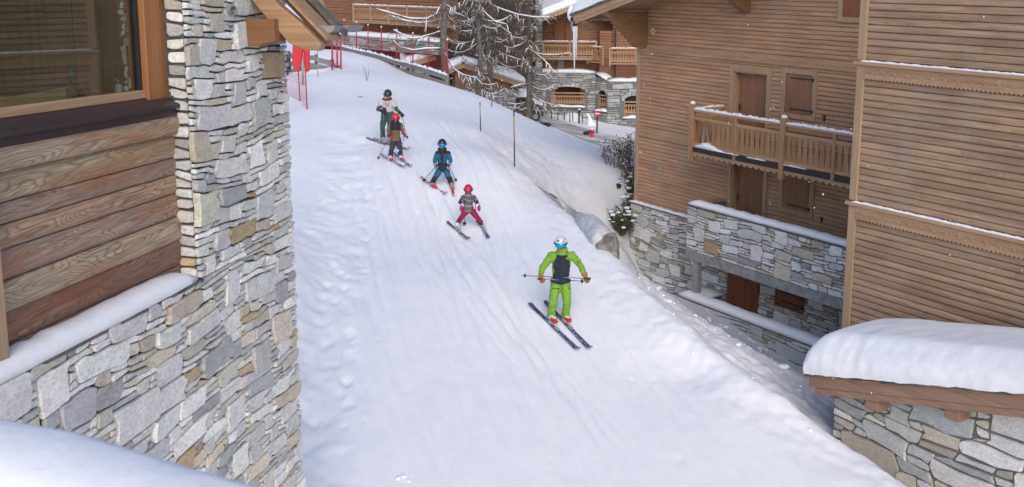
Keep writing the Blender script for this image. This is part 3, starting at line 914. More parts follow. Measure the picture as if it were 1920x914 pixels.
def chalet():
    root = thing_f('timber_chalet', 'large brown timber chalet at the right with stone ground floor and carved balcony', 'chalet', C)
    yb, xb0 = prot_for(1362, 1300, 197)
    print('CHALET balcony protrusion', yb, 'x', xb0)
    yb = max(-1.7, min(-1.1, yb))
    XR = 13.9
    z_fr1 = C.pt(1215, 82)[1]-.1; z_fr2 = C.pt(1197, 238)[1]-.1
    zst = C.pt(1191, 378)[1]
    print('levels', z_fr1, z_fr2, zst, 'XR', XR)
    # roof line at the front overhang
    yo = -1.75
    ra = C.pt(1077, 46, yo); rb = C.pt(1194, 0, yo); m_ = (rb[1]-ra[1])/(rb[0]-ra[0])
    rl = lambda x: ra[1] + m_*(x-ra[0])      # underside of the rake
    print('roof slope', m_, ra)
    # openings in the wood
    d1x0 = C.pt(1378, 200)[0]; d1x1 = C.pt(1436, 200)[0]; d1z1 = C.pt(1400, 138)[1]
    fl1 = d1z1-2.12
    d2x0 = C.pt(1375, 350)[0]; d2x1 = C.pt(1431, 350)[0]; d2z1 = d1z1-2.75; fl2 = d2z1-2.12
    w1x0 = C.pt(1474, 180)[0]; w1x1 = C.pt(1525, 180)[0]; w1z1 = C.pt(1500, 140)[1]; w1z0 = C.pt(1500, 214)[1]
    w2x0 = C.pt(1470, 360)[0]; w2x1 = C.pt(1520, 360)[0]; w2z1 = w1z1-2.75; w2z0 = w1z0-2.75
    print('doors', d1x0, d1x1, d1z1, fl1, fl2, 'win', w1x0, w1x1, w1z0, w1z1)
    holes = [(d1x0-.1, d1x1+.1, fl1, d1z1+.06), (w1x0-.03, w1x1+.03, w1z0, w1z1), (d2x0-.1, d2x1+.1, fl2, d2z1+.06), (w2x0-.03, w2x1+.03, w2z0, w2z1)]
    mb = MB(); R = random.Random(3)
    ztop = rl(XR)+.5
    pitch = .126; z = zst; sd = 0
    while z < ztop:
        x0 = .14
        if z+pitch > rl(0)+.25: x0 = max(.14, (z+pitch-.18-ra[1])/m_+ra[0])
        siding(mb, x0, XR, z, z+pitch, pitch, 0, 31+sd, holes, depth=.027, vary=.08); z += pitch; sd += 1
    wall = mb.build('timber_wall', M['siding'], root)
    mb = MB()
    # solid body behind the boards, stepped under the roof
    for hx0, hx1, z0_, z1_ in [(.05, d1x0-.06, zst, rl(0)+.2), (d1x1+.06, XR, zst, rl(d1x1)-.1), (d1x0-.06, d1x1+.06, d1z1+.05, rl(d1x0)-.1), (d1x0-.06, d1x1+.06, fl1-.6, fl1), (d1x0-.06, d1x1+.06, zst-.2, fl2)]:
        mb.box(hx0, hx1, .01, .5, z0_, z1_)
    mb.box(d1x0-.06, d1x1+.06, .25, .5, fl1-.1, d1z1+.1); mb.box(d1x0-.06, d1x1+.06, .25, .5, fl2-.1, d2z1+.1)
    mb.box(.05, .3, .5, 9.0, zst-2.8, rl(0)+.2)
    mb.build('inner_wall', M['groove'], root)
    mb = MB(); siding(mb, 0, 9, zst, rl(0)+.2, .126, 0, 77)
    mb.v = [(.05+p[1], p[0], p[2]) for p in mb.v]
    mb.build('timber_wall', M['siding'], root)
    mb = MB(); mb.box(-.02, .15, -.05, .13, zst, rl(0)+.1); mb.build('corner_post', M['trim'], root, bevel=.01)
    mb = MB(); frieze(mb, .15, XR, z_fr1-.08, -.03, .26); mb.build('frieze', M['trimx'], root)
    mb = MB(); frieze(mb, .15, xb0+.1, z_fr2-.08, -.03, .26); mb.build('frieze', M['trimx'], root)
    chalet_door(root, d1x0, d1x1, fl1, d1z1, M['door'])
    chalet_door(root, d2x0, d2x1, fl2, d2z1, M['door'])
    shutter(root, w1x0, w1x1, w1z0, w1z1, M['door']); shutter(root, w2x0, w2x1, w2z0, w2z1, M['door'])
    # small window high up by the corner
    ax0 = C.pt(1583, 10)[0]; az0 = C.pt(1583, 32)[1]
    mb = MB(); casing(mb, ax0, ax0+.9, az0, az0+1.2, .14, -.075, -.005); f = mb.build('window_frame', M['trim'], root)
    mb = MB(); mb.box(ax0, ax0+.9, -.05, -.032, az0, az0+1.2); mb.build('pane', M['door_dark'], f)
    # sockets, bracket hooks, round lamp ring
    for k, (u, v_) in enumerate([(1443, 204), (1450, 204), (1444, 381)]):
        x, z_ = C.pt(u, v_, -.03); mb = MB(); mb.box(x-.045, x+.045, -.045, -.028, z_-.045, z_+.045); s = mb.build('socket', M['white'], root, bevel=.004)
        mb = MB(); mb.box(x-.02, x+.02, -.05, -.0452, z_-.02, z_+.02); mb.build('socket_insert', M['iron'], s)
    for u, v_ in [(1546, 222), (1541, 412)]:
        x, z_ = C.pt(u, v_, -.03); mb = MB(); mb.box(x-.02, x+.02, -.06, -.02, z_-.08, z_+.08); mb.box(x-.06, x+.06, -.07, -.05, z_+.05, z_+.075); mb.build('shutter_stop', M['iron'], root)
    x, z_ = C.pt(1225, 59, -.03); mb = MB()
    ring = [(x+.07*math.cos(a), -.05, z_+.09*math.sin(a)) for a in [2*math.pi*k/12 for k in range(13)]]
    mb.tube(ring, .014, 6); mb.build('ring_plate', M['white'], root)
    # ---------------- balcony
    zf = fl1-.02
    xend = C.pt(1600, 300, yb)[0]
    x0 = xb0
    b = MB(); b.box(x0, xend, yb-.02, -.035, zf-.10, zf-.02); bal = b.build('balcony', M['trimx'], root)
    mb = MB(); mb.box(x0, xend, yb-.05, yb-.022, zf-.16, zf-.01); mb.build('floor_edge', M['iron'], bal)
    mb = MB(); scallop(mb, x0+.05, xend, zf-.13, .17, yb+.0, .22, .03, .45); mb.box(x0, xend, yb-.015, yb+.03, zf-.20, zf-.13)
    mb.build('valance', M['trimx'], bal)
    for k in range(5):
        xx = x0+.2+k*(xend-x0-.3)/4; mb = MB(); mb.box(xx, xx+.14, yb+.05, -.03, zf-.30, zf-.10); mb.build('joist', M['trim'], bal)
    pxs = [1300, 1380, 1470, 1567]
    posts = [x0] + [C.pt(u, 250, yb)[0] for u in pxs[1:]]
    zr = C.pt(1470, 232, yb)[1]
    print('rail z', zr, 'floor', zf, 'diff', zr-zf, 'posts', posts, xend)
    zr = zf+1.10 if not (.9 < zr-zf < 1.25) else zr
    for i, xx in enumerate(posts):
        main = i in (0, 2)
        w_ = .075 if main else .05
        mb = MB()
        if main: mb.box(xx-w_, xx+w_, yb-.09, yb+.06, zf-.42, zr+.16)
        else: mb.box(xx-w_, xx+w_, yb-.06, yb+.03, zf-.16, zr-.03)
        pst = mb.build('post', M['baluster'], bal, bevel=.006)
        if main:
            mb = MB(); mb.smooth = True; mb.ball((xx, yb-.015, zr+.18), .085, 10, 6, (1, 1, .7)); mb.build('snow_cap', M['snow_fine'], pst)
    mb = MB(); mb.box(x0, xend, yb-.05, yb+.04, zr-.06, zr); mb.box(x0-.03, x0+.05, yb+.04, -.03, zr-.06, zr)
    mb.build('handrail', M['trimx'], bal)
    mb = MB(); mb.box(x0, xend, yb-.035, yb+.02, zr-.30, zr-.22); mb.box(x0, xend, yb-.035, yb+.02, zf+.02, zf+.11)
    mb.box(x0-.02, x0+.03, yb+.02, -.03, zr-.30, zr-.22); mb.box(x0-.02, x0+.03, yb+.02, -.03, zf+.02, zf+.11)
    mb.build('cross_rail', M['trimx'], bal)
    mb = MB(); e = posts
    snowcap(mb, [(x0+.08, yb, zr), (e[2]-.08, yb, zr)], .12, .07, 7, 5, .35); snowcap(mb, [(e[2]+.08, yb, zr), (xend, yb, zr)], .12, .07, 7, 6, .35)
    snowcap(mb, [(x0+.0, yb+.1, zr), (x0, -.1, zr)], .09, .05, 6, 7, .4)
    mb.build('rail_snow', M['snow_fine'], bal)
    mb = MB(); snowcap(mb, [(x0+.1, yb+.1, zf-.01), (x0+1.3, yb+.1, zf-.01)], .35, .13, 7, 15, .3)
    for a_, b_ in ((.6, 1.9), (2.2, 2.9), (3.4, 4.3)): snowcap(mb, [(x0+a_, yb-.035, zf-.012), (x0+b_, yb-.035, zf-.012)], .06, .03, 6, 16, .6)
    mb.build('deck_snow', M['snow_fine'], bal)
    # boards between posts; the first bay has lost its first four
    xs = x0+.06; bw = .185; k = 0
    R = random.Random(8)
    while xs < xend-.1:
        inpost = any(abs(xs+bw/2-q) < .06 for q in posts)
        if k >= 4:
            mb = MB(); v = R.uniform(.85, 1.12); mb.col = (v, v, v)
            flask_board(mb, xs, xs+bw-.004, zf+.06, zr-.24, yb-.028+.004*(k % 2), .022); mb.build('baluster', M['baluster'], bal)
        xs += bw; k += 1
    ysd = yb+.1
    while ysd < -.15:
        mb = MB(); flask_board(mb, ysd, ysd+bw-.004, zf+.06, zr-.24, 0, .022); mb.v = [(x0+.0+p[1], p[0], p[2]) for p in mb.v]; mb.build('baluster', M['baluster'], bal); ysd += bw
    # ---------------- stone ground floor
    zg = C.pt(1187, 500, -.1)[1]-1.0
    zs_ = zst
    g = MB(); g.box(-.10, XR, -.06, .4, zg, zs_-.08)
    d3x0 = C.pt(1364, 540, -.1)[0]; d3x1 = C.pt(1421, 560, -.1)[0]; d3z1 = C.pt(1375, 506, -.1)[1]; 
    w3x0 = C.pt(1456, 550, -.1)[0]; w3x1 = C.pt(1508, 550, -.1)[0]; w3z1 = C.pt(1456, 534, -.1)[1]; w3z0 = C.pt(1456, 570, -.1)[1]
    fl3 = d3z1-2.05
    print('d3', d3x0, d3x1, d3z1, fl3, 'w3', w3x0, w3x1, w3z0, w3z1, 'zg', zg)
    st = g.build('stone_wall', M['mortar_light'], root)
    mb = MB()
    stones(mb, -.12, XR, zg, zs_-.04, .15, .088, 21, 'mix', holes=[(d3x0, d3x1, fl3, d3z1), (w3x0, w3x1, w3z0, w3z1)], y=-.065, big=.05, gap=.014, thick=.035)
    mb.build('stonework', M['stone'], st)
    mb = MB(); mb.box(-.16, x0+.4, -.16, .02, zs_-.045, zs_+.0); mb.build('coping', M['slate'], st)
    mb = MB(); snowcap(mb, [(-.14, -.09, zs_), (x0+.3, -.09, zs_)], .17, .07, 7, 9, .3); mb.build('coping_snow', M['snow_fine'], st)
    d3 = MB(); 
    n = 5; p = (d3x1-d3x0)/n
    for k in range(n): d3.box(d3x0+k*p+.004, d3x0+(k+1)*p-.004, -.112, -.07, fl3, d3z1)
    dd = d3.build('door', M['door_dark'], root)
    mb = MB(); mb.box(d3x0, d3x1, -.13, -.113, fl3+.7, fl3+.86); mb.box(d3x0, d3x0+.1, -.13, -.113, fl3, fl3+.7); mb.box(d3x0, d3x0+.1, -.13, -.113, fl3+.86, d3z1); mb.box(d3x1-.1, d3x1, -.13, -.113, fl3, fl3+.7); mb.box(d3x1-.1, d3x1, -.13, -.113, fl3+.86, d3z1)
    mb.build('door_frame', M['door_dark'], dd)
    shutter(root, w3x0+.03, w3x1-.03, w3z0+.04, w3z1-.03, M['door_dark'], False, -.10)
    # ---------------- stone parapet over a concrete beam
    px0 = C.pt(1290, 380, yb)[0]; pzt = C.pt(1290, 385, yb)[1]; pzb = C.pt(1290, 468, yb)[1]; bzb = C.pt(1300, 489, yb)[1]
    print('parapet', px0, pzt, pzb, bzb, 'x0', x0)
    mb = MB(); mb.box(px0, XR, yb, yb+.28, pzb, pzt-.02); mb.box(px0, px0+.28, yb+.28, -.07, pzb, pzt-.02); pr = mb.build('parapet', M['mortar_light'], root)
    mb = MB(); stones(mb, px0, XR, pzb, pzt, .15, .088, 22, 'mix', y=yb-.004, big=.05, gap=.014, thick=.035); mb.build('stonework', M['stone'], pr)
    mb = MB(); mb.box(px0-.04, XR, yb-.06, yb+.32, pzt, pzt+.04); mb.build('coping', M['slate'], pr)
    mb = MB(); snowcap(mb, [(px0, yb+.12, pzt+.04), (XR, yb+.12, pzt+.04)], .34, .15, 9, 10, .12); mb.build('coping_snow', M['snow_fine'], pr)
    mb = MB(); mb.box(px0-.02, XR, yb-.035, yb+.25, bzb, pzb); mb.build('concrete_beam', M['concrete'], root, bevel=.01)
    mb = MB(); mb.box(px0, XR, yb+.25, -.07, pzb-.02, pzb+.2); mb.build('terrace_slab', M['concrete'], root)
    mb = MB()
    for zz in (pzt+.05, pzt-.25): mb.box(px0+.15, px0+.23, yb+.3, -.1, zz-.05, zz+.04)
    mb.box(px0+.12, px0+.26, yb+.28, yb+.42, pzt, pzt+.17); mb.build('side_rail', M['trim'], root)
    # column and lower terrace wall
    yt = yb-.12
    tz0 = C.pt(1275, 556, yt)[1]; tx0 = C.pt(1273, 556, yt)[0]
    cx0 = C.pt(1297, 520, yb)[0]; cx1 = C.pt(1316, 520, yb)[0]
    mb = MB(); mb.box(cx0, cx0+.22, yb+.0, yb+.2, tz0, bzb); mb.build('column', M['concrete'], root, bevel=.012)
    mb = MB(); mb.box(tx0, XR, yt, yt+.32, zg, tz0-.02); lw = mb.build('terrace_wall', M['mortar_light'], root)
    mb = MB(); stones(mb, tx0, XR, zg+.2, tz0, .17, .10, 23, 'flag', y=yt-.004, big=.05, gap=.014, thick=.035); mb.build('stonework', M['stone'], lw)
    mb = MB(); mb.box(tx0-.04, XR, yt-.06, yt+.36, tz0, tz0+.04); mb.build('coping', M['slate'], lw)
    mb = MB(); snowcap(mb, [(tx0, yt+.13, tz0+.04), (XR, yt+.13, tz0+.04)], .40, .20, 9, 11, .08); mb.build('coping_snow', M['snow_fine'], lw)
    mb = MB(); mb.box(tx0, tx0+.3, yt+.32, -.07, zg, tz0-.03); mb.build('ochre_wall', plain('ochre_render', (.30, .22, .10), .9), root)
    mb = MB(); snowcap(mb, [(tx0+.25, yt+.35, tz0-.03), (tx0+.25, -.1, tz0-.03)], .9, .2, 9, 12, .1); mb.build('wall_snow', M['snow_fine'], root)
    mb = MB(); mb.box(tx0, XR, yt+.3, -.07, fl3-.2, fl3-.02); mb.build('terrace_floor', M['concrete'], root)
    # ---------------- roof
    xl = ra[0]; xr = XR+3
    th = .16
    def slab(mb, y0, y1, dz0, dz1, xa=xl, xb_=xr):
        mb.prism([(xa, rl(xa)+dz0), (xb_, rl(xb_)+dz0), (xb_, rl(xb_)+dz1), (xa, rl(xa)+dz1)], y0, y1)
    mb = MB(); slab(mb, yo+.02, 9, .24, .30); roof = mb.build('roof', M['trimx'], root)
    mb = MB(); slab(mb, yo-.03, yo+.02, 0, .30); mb.build('rake_board', M['trimx'], roof)
    mb = MB()
    n = int((xr-xl)/.20); vs = []
    for i in range(n*6):
        x = xl+i*.2/6; ph = (i % 6)/6; zb_ = rl(x)+.13-abs(math.sin(math.pi*ph))*.035
        vs += [(x, yo-.05, rl(x)+.30), (x, yo-.05, zb_), (x, yo-.03, zb_)]
    fs = []
    for i in range(n*6-1): a = i*3; fs += [(a, a+1, a+4, a+3), (a+1, a+2, a+5, a+4)]
    mb.add(vs, fs); mb.build('carved_edge', M['trimx'], roof)
    for k in range(9):
        yy = yo+.18+k*.30
        if yy > .3: break
        mb = MB(); mb.prism([(xl+.1, rl(xl+.1)+.06), (xr, rl(xr)+.06), (xr, rl(xr)+.238), (xl+.1, rl(xl+.1)+.238)], yy, yy+.11); mb.build('rafter', M['trimx'], roof)
    mb = MB(); slab(mb, yo-.12, 9.1, .302, .36, xl-.12); mb.build('slates', M['slate'], roof)
    # roof snow: thick, rounded at the verge and the eave
    def roofsnow(x_):
        vs = []; fs = []; n1 = 60; ys = [yo-.10+k*.12 for k in range(8)]+[yo+1.2+k*1.5 for k in range(7)]
        R2 = random.Random(5)
        for i in range(n1+1):
            x = xl-.22 + (xr-xl+.2)*(i/n1)**1.6
            for j, y in enumerate(ys):
                e1 = min(1, (x-(xl-.22))/.5); e2 = min(1, (j+.0)/5)
                h = .62*math.sqrt(max(0, 1-(1-e1)**2))*math.sqrt(max(0, 1-(1-e2)**2))
                vs.append((x, y, rl(x)+.365+h+.02*math.sin(x*5+y*3)))
        L_ = len(ys)
        for i in range(n1):
            for j in range(L_-1): fs.append((i*L_+j, (i+1)*L_+j, (i+1)*L_+j+1, i*L_+j+1))
        mb = MB(); mb.smooth = True; mb.add(vs, fs)
        base = [(xl-.22, rl(xl-.22)+.362), (xr, rl(xr)+.362), (xr, rl(xr)+.364), (xl-.22, rl(xl-.22)+.364)]
        mb.ball((xl-.24, yo+.12, rl(xl)+.34), .22, 12, 8, (.7, 1.0, 1.35)); mb.ball((xl-.20, yo+.55, rl(xl)+.34), .24, 12, 8, (.7, 1.3, 1.0)); mb.ball((xl-.2, yo+1.2, rl(xl)+.36), .24, 12, 8, (.7, 1.6, .9))
        return mb.build('roof_snow', M['snow'], roof)
    roofsnow(0)
    mb = MB(); mb.tube([(xl-.10, yo-.05, rl(xl)+.16), (xl-.10, 9, rl(xl)+.16)], .075, 8); gu = mb.build('gutter', M['iron'], roof)
    mb = MB(); mb.tube([(xl+.02, yo+.0, rl(xl)+.10), (xl+.02, yo+.0, rl(xl)-.08)], .055, 8); mb.build('outlet', M['iron'], gu)
    ic = MB(); ic.smooth = True; R3 = random.Random(2)
    def icicle(x, y, z, l, r):
        pts = []; rs = []
        for k in range(13):
            t_ = k/12; pts.append((x+math.sin(t_*9)*.006, y, z-l*t_)); rs.append(r*(1-t_)**.8*(1+.12*math.sin(k*1.9))+.003)
        ic.tube(pts, rs, 8)
    icicle(xl+.02, yo+.0, rl(xl)-.06, 1.55, .075); icicle(xl+.09, yo+.03, rl(xl)-.06, 1.1, .035); icicle(xl-.27, yo+.1, rl(xl)+.12, .35, .03)
    m, t, bsd = mat_new('ice'); bsd.inputs['Base Color'].default_value = (.80, .86, .90, 1); bsd.inputs['Roughness'].default_value = .15
    bsd.inputs['Transmission Weight'].default_value = .35; bsd.inputs['IOR'].default_value = 1.31
    ic.build('icicle', m, roof)
    # big fretted bracket, eave purlin, upper bracket
    def bracket(pix, px_, py_, th_, name='bracket', mat='bracket', xc=None):
        x = xc if xc is not None else C.pt(px_, py_, -.03)[0]
        poly = [C.ptx(u, v_, x) for u, v_ in pix]
        mb = MB(); mb.prismx(poly, x-th_, x); mb.build(name, M[mat], root, bevel=.006)
    dg = []
    for k in range(9):
        t_ = k/8; u = 1196+(1146-1196)*t_; v_ = 89+(33-89)*t_
        dg += [(u, v_), (u-1.5-2.5, v_-2.2+2)] if k < 8 else [(u, v_)]
    bracket([(1215, 24), (1215, 90)]+dg+[(1140, 31), (1138, 22)], 1215, 60, .22)
    bracket([(1150, 40), (1150, 58), (1106, 57), (1103, 48), (1094, 45), (1092, 40)], 0, 0, .2, xc=-.55)
    bracket([(1408, -30), (1408, 24), (1398, 24), (1385, 12), (1376, 6), (1368, -8), (1350, -30)], 1408, 10, .22)
    return dict(yb=yb, x0=x0, zf=zf, xend=xend, zr=zr, fl2=fl2)
CH = chalet()
def leaning_boards():
    for k, (dx, h, tilt, lab) in enumerate([(.30, .62, .10, 'loose plank leaning in the open balcony bay, nearest the end post'), (.55, .58, .28, 'loose plank tilted over in the open balcony bay, middle one'), (.78, .60, .22, 'loose plank leaning beside the carved balusters in the open bay')]):
        o = thing('loose_plank', lab, 'plank', C.w(CH['x0']+dx, CH['yb']+.14, CH['zf']+.02), C.rotz, 'loose planks on the balcony')
        mb = MB(); mb.beam((0, 0, 0), (-tilt*.8, .10, h), .11, .022, (0, 1, 0)); mb.build('plank', M['trim'], o)
leaning_boards()
def volume():
    root = thing_f('timber_wing', 'projecting wing of the chalet in weathered grey brown boards behind the snowy shed roof', 'building wing', V)
    s = 18.3/18.3
    zl2 = 0.0                                  # lower snow line is at the origin's height
    zu = V.pt(1600, 114)[1]
    XE = V.pt(2000, 400)[0]+4.5; zb = V.pt(1590, 640)[1]-3.5; zt = V.pt(1900, -40)[1]+.6
    print('VOLUME zu', zu, 'XE', XE, 'zb', zb)
    mb = MB()
    siding(mb, .14, XE, zb, -.06, .130, 0, 5, depth=.032, vary=.16)
    siding(mb, .14, XE, .04, zu-.06, .130, 0, 6, depth=.032, vary=.12)
    siding(mb, .14, XE, zu+.04, zt, .130, 0, 7, depth=.032, vary=.10)
    mb.build('timber_wall', M['siding_grey'], root)
    mb = MB(); mb.box(.02, XE, .004, 5.9, zb, zt); mb.build('body', M['groove'], root)
    mb = MB(); siding(mb, -5.9, 0, zb, zt, .150, 0, 8, depth=.03); mb.v = [(.02+p[1], -p[0], p[2]) for p in mb.v]; mb.build('end_wall', M['siding_grey'], root)
    mb = MB(); mb.box(-.03, .15, -.055, .16, zb, -.06); mb.build('corner_post', M['trim'], root, bevel=.01)
    mb = MB(); mb.box(-.03, .15, -.055, .16, .03, zu-.06); mb.build('corner_post', M['trim'], root, bevel=.01)
    mb = MB(); mb.box(-.03, .15, -.055, .16, zu+.03, zt); mb.build('corner_post', M['trim'], root, bevel=.01)
    for z in (0, zu):
        mb = MB(); mb.box(-.08, XE, -.10, .05, z-.06, z+.0)
        mb.build('string_course', M['trimx'], root)
        mb = MB(); frieze(mb, .15, XE, z-.22, -.03, .28, .25); mb.build('frieze', M['trimx'], root)
        mb = MB(); snowcap(mb, [(.05, -.055, z), (XE, -.055, z)], .075, .035, 6, 3+int(z), .25); mb.build('ledge_snow', M['snow_fine'], root)
volume()
# ------------------------------------------------------------------ low shed with deep snow on its roof
S = Frame(P(1606, 850, 16.5), EXC)
def shed():
    root = thing_f('stone_shed', 'low flagstone shed at the bottom right under a deep rounded cap of snow', 'shed', S)
    xa = S.pt(1563, 790)[0]; XE = S.pt(2000, 850)[0]+3.2
    zb = -1.8
    yo = -.38
    A = S.pt(1519, 704, yo); B = S.pt(1920, 741, yo); A2 = S.pt(1532, 739, yo); B2 = S.pt(1920, 784, yo)
    m1 = (B[1]-A[1])/(B[0]-A[0]); m2 = (B2[1]-A2[1])/(B2[0]-A2[0])
    top = lambda x: A[1]+m1*(x-A[0]); bot = lambda x: A2[1]+m2*(x-A2[0])
    print('SHED slopes', m1, m2, 'thick', top(A[0])-bot(A[0]), top(B[0])-bot(B[0]), 'xa', xa, 'XE', XE, A, B)
    xe = XE
    DB = 1.5
    mb = MB(); mb.prism([(xa, zb), (xe, zb), (xe, bot(xe)+.05), (xa, bot(xa)+.05)], .004, DB); w_ = mb.build('wall', M['mortar_light'], root)
    mb = MB(); stones(mb, xa, xe, zb, bot(xe)+.1, .22, .125, 41, 'flag', y=0, big=.075, gap=.017, thick=.03, keep=lambda x, z: z < bot(x)+.05)
    mb.build('stonework', M['stone'], w_)
    def quad(mb, x0, x1, f0, f1, y0, y1): mb.prism([(x0, f0(x0)), (x1, f0(x1)), (x1, f1(x1)), (x0, f1(x0))], y0, y1)
    fb = wood('fascia', (.20, .115, .075), (.37, .235, .16), 'x', grain=.9)
    mb = MB(); half = lambda x: bot(x)+(top(x)-bot(x))*.36
    quad(mb, A[0], xe, half, top, yo-.03, yo+.03); quad(mb, A2[0]-.04, xe, bot, lambda x: half(x)-.006, yo-.015, yo+.04)
    rf = mb.build('rake_board', fb, root, bevel=.004)
    for u, wd in ((1630, .34), (1780, .34)):
        x = S.pt(u, 760, -.2)[0]; mb = MB(); mb.box(x, x+.26, yo+.05, 0, bot(x)-.16, bot(x)+.06); mb.build('purlin', fb, root, bevel=.01)
    mb = MB(); quad(mb, A[0], xe, lambda x: top(x)-.05, lambda x: top(x)-.002, yo+.05, DB+.2); mb.build('roof_deck', fb, root)
    # ragged slates along the verge
    R = random.Random(3); mb = MB(); x = A[0]-.05
    while x < xe:
        w2 = R.uniform(.2, .45)
        for lay in range(2):
            z0 = top(x)+.003+lay*.03; d = R.uniform(.0, .07); z1 = top(x+w2)+.003+lay*.03
            g = R.uniform(.6, 1.4); mb.col = (.15*g, .14*g, .12*g) if R.random() < .8 else (.28, .15, .09)
            mb.add([(x, yo-.07-d, z0), (x+w2, yo-.07-d*.5, z1), (x+w2, DB+.2, z1), (x, DB+.2, z0), (x, yo-.07-d, z0+.024), (x+w2, yo-.07-d*.5, z1+.03), (x+w2, DB+.2, z1+.03), (x, DB+.2, z0+.024)],
                   [(0,3,2,1),(4,5,6,7),(0,1,5,4),(1,2,6,5),(2,3,7,6),(3,0,4,7)])
        x += w2*.96
    mb.build('slates', M['stone_far'], root)
    # the snow cap
    n1, n2 = 120, 44
    sx0 = A[0]-.03; sx1 = xe; sy0 = yo-.14; sy1 = DB+.1
    vs = []; fs = []
    H = .86
    for i in range(n1+1):
        for j in range(n2+1):
            x = sx0+(sx1-sx0)*(i/n1)**1.5; y = sy0+(sy1-sy0)*(.5-.5*math.cos(math.pi*j/n2))
            ex_ = min(1, (x-sx0)/.50); ey_ = min(1, (y-sy0)/.42); eb = min(1, (sy1-y)/.6)
            fx = max(0, 1-(1-ex_)**2.7)**.45; fy = max(0, 1-(1-ey_)**2.6)**.5; fb_ = max(0, 1-(1-eb)**2.4)**.5
            nz = noise.noise(Vector((x*.8, y*1.1, 3)))*.10+noise.noise(Vector((x*4, y*4, 9)))*.03
            fr = (1-ey_)
            crm = noise.noise(Vector((x*5, y*5+7, 1)))*.018*fr + noise.noise(Vector((x*14, y*14, 5)))*.012*fr
            Hx = .76-.045*(x-sx0)
            h = Hx*fx*fy*fb_*(1+nz*.5)+crm
            edge = .0
            yy = y - .03*noise.noise(Vector((x*1.3, h*2, 2)))*fr - .02*noise.noise(Vector((x*7, h*9, 5)))*fr - .07*math.sin(min(1, h/H*1.6)*math.pi)*fr
            xx = x - .09*math.sin(min(1, max(0, h)/H)*math.pi)*(1-ex_)
            vs.append((xx, yy, top(x)+.055+max(-.03, h)))
    for i in range(n1):
        for j in range(n2): a = i*(n2+1)+j; fs.append((a, a+n2+1, a+n2+2, a+1))
    mb = MB(); mb.smooth = True; mb.add(vs, fs); mb.build('roof_snow', M['snow'], root)
shed()
# ------------------------------------------------------------------ background buildings
def mkframe(px, py, Y, vpx):
    u = (vpx-PX)/F; yd = CT+(329.0/F)*ST
    d = Vector((u, yd)).normalized()
    ex = -d if u < .0 else d
    if vpx > 4000: ex = Vector((1, 0))
    return Frame(P(px, py, Y), (ex.x, ex.y))
def arch_wall(root, fr, x0, x1, z0, z1, arches, seed, thick=.5, name='stone_wall'):
    """rubble wall with segmental arched openings: arches = (x0,x1,zsill,zspring,rise)"""
    def inside(x, z, g=0):
        for a0, a1, s0, s1, r in arches:
            if a0-g < x < a1+g and z > s0-g:
                t_ = (x-(a0+a1)/2)/((a1-a0)/2)
                if z < s1+r*math.sqrt(max(0, 1-t_*t_))+g: return True
        return False
    mb = MB(); xs = [x0]
    for a0, a1, s0, s1, r in arches:
        for k in range(11): xs.append(a0+(a1-a0)*k/10)
    xs.append(x1); xs = sorted(set(xs))
    for a, b in zip(xs[:-1], xs[1:]):
        m_ = (a+b)/2; done = False
        for a0, a1, s0, s1, r in arches:
            if a0 < m_ < a1:
                t_ = (m_-(a0+a1)/2)/((a1-a0)/2); top = s1+r*math.sqrt(max(0, 1-t_*t_))
                mb.box(a, b, .003, thick, z0, s0); mb.box(a, b, .003, thick, top, z1); done = True
        if not done: mb.box(a, b, .003, thick, z0, z1)
    w_ = mb.build(name, M['mortar_light'], root)
    mb = MB(); stones(mb, x0, x1, z0, z1, .26, .13, seed, 'far', y=0, big=.03, gap=.02, thick=.05, keep=lambda x, z: not inside(x, z, .22 if arches else 0))
    R = random.Random(seed)
    for a0, a1, s0, s1, r in arches:      # voussoirs
        n = max(7, int((a1-a0)/.16)); cx = (a0+a1)/2; hw = (a1-a0)/2
        for k in range(n):
            t0 = math.pi*(k+.06)/n; t1 = math.pi*(k+.94)/n; g = R.uniform(.8, 1.15); c_ = R.choice(PAL['far'])[0]; mb.col = tuple(min(1, q*g) for q in c_)
            A = lambda t_, e: (cx+math.cos(t_)*(hw+e*.6), s1+math.sin(t_)*(r+e))
            mb.prism([A(t0, .02), A(t0, .30), A(t1, .30), A(t1, .02)][::-1], -.05, .02)
    mb.col = (1,1,1)
    mb.build('stonework', M['stone_far'], w_)
    return w_
def slat_rail(root, fr, x0, x1, z0, h, y, name='balcony', col='baluster', post=1.6, snow=True, seed=1):
    mb = MB(); mb.box(x0, x1, y-.03, y+.05, z0, z0+.08); mb.box(x0, x1, y-.04, y+.05, z0+h-.07, z0+h); mb.box(x0, x1, y-.03, y+.04, z0+h-.26, z0+h-.20); mb.box(x0, x1, y-.03, y+.04, z0+.15, z0+.21)
    b = mb.build(name, M['trimx'], root)
    mb = MB(); x = x0+.05
    while x < x1-.1:
        mb.prism([(x+.02, z0+.16), (x+.14, z0+.16), (x+.155, z0+.3), (x+.10, z0+h*.55), (x+.15, z0+h-.22), (x+.01, z0+h-.22), (x+.06, z0+h*.55), (x+.005, z0+.3)], y-.02, y+.01); x += .17
    mb.build('baluster_row', M['baluster'], b)
    mb = MB(); x = x0
    while x <= x1+.01: mb.box(x-.05, x+.05, y-.06, y+.05, z0-.1, z0+h+.06); x += max(.5, (x1-x0)/max(1, round((x1-x0)/post)))
    mb.build('post_row', M['trim'], b)
    if snow:
        mb = MB(); snowcap(mb, [(x0, y, z0+h), (x1, y, z0+h)], .1, .05, 5, seed, .5); mb.build('rail_snow', M['snow_fine'], b)
    return b
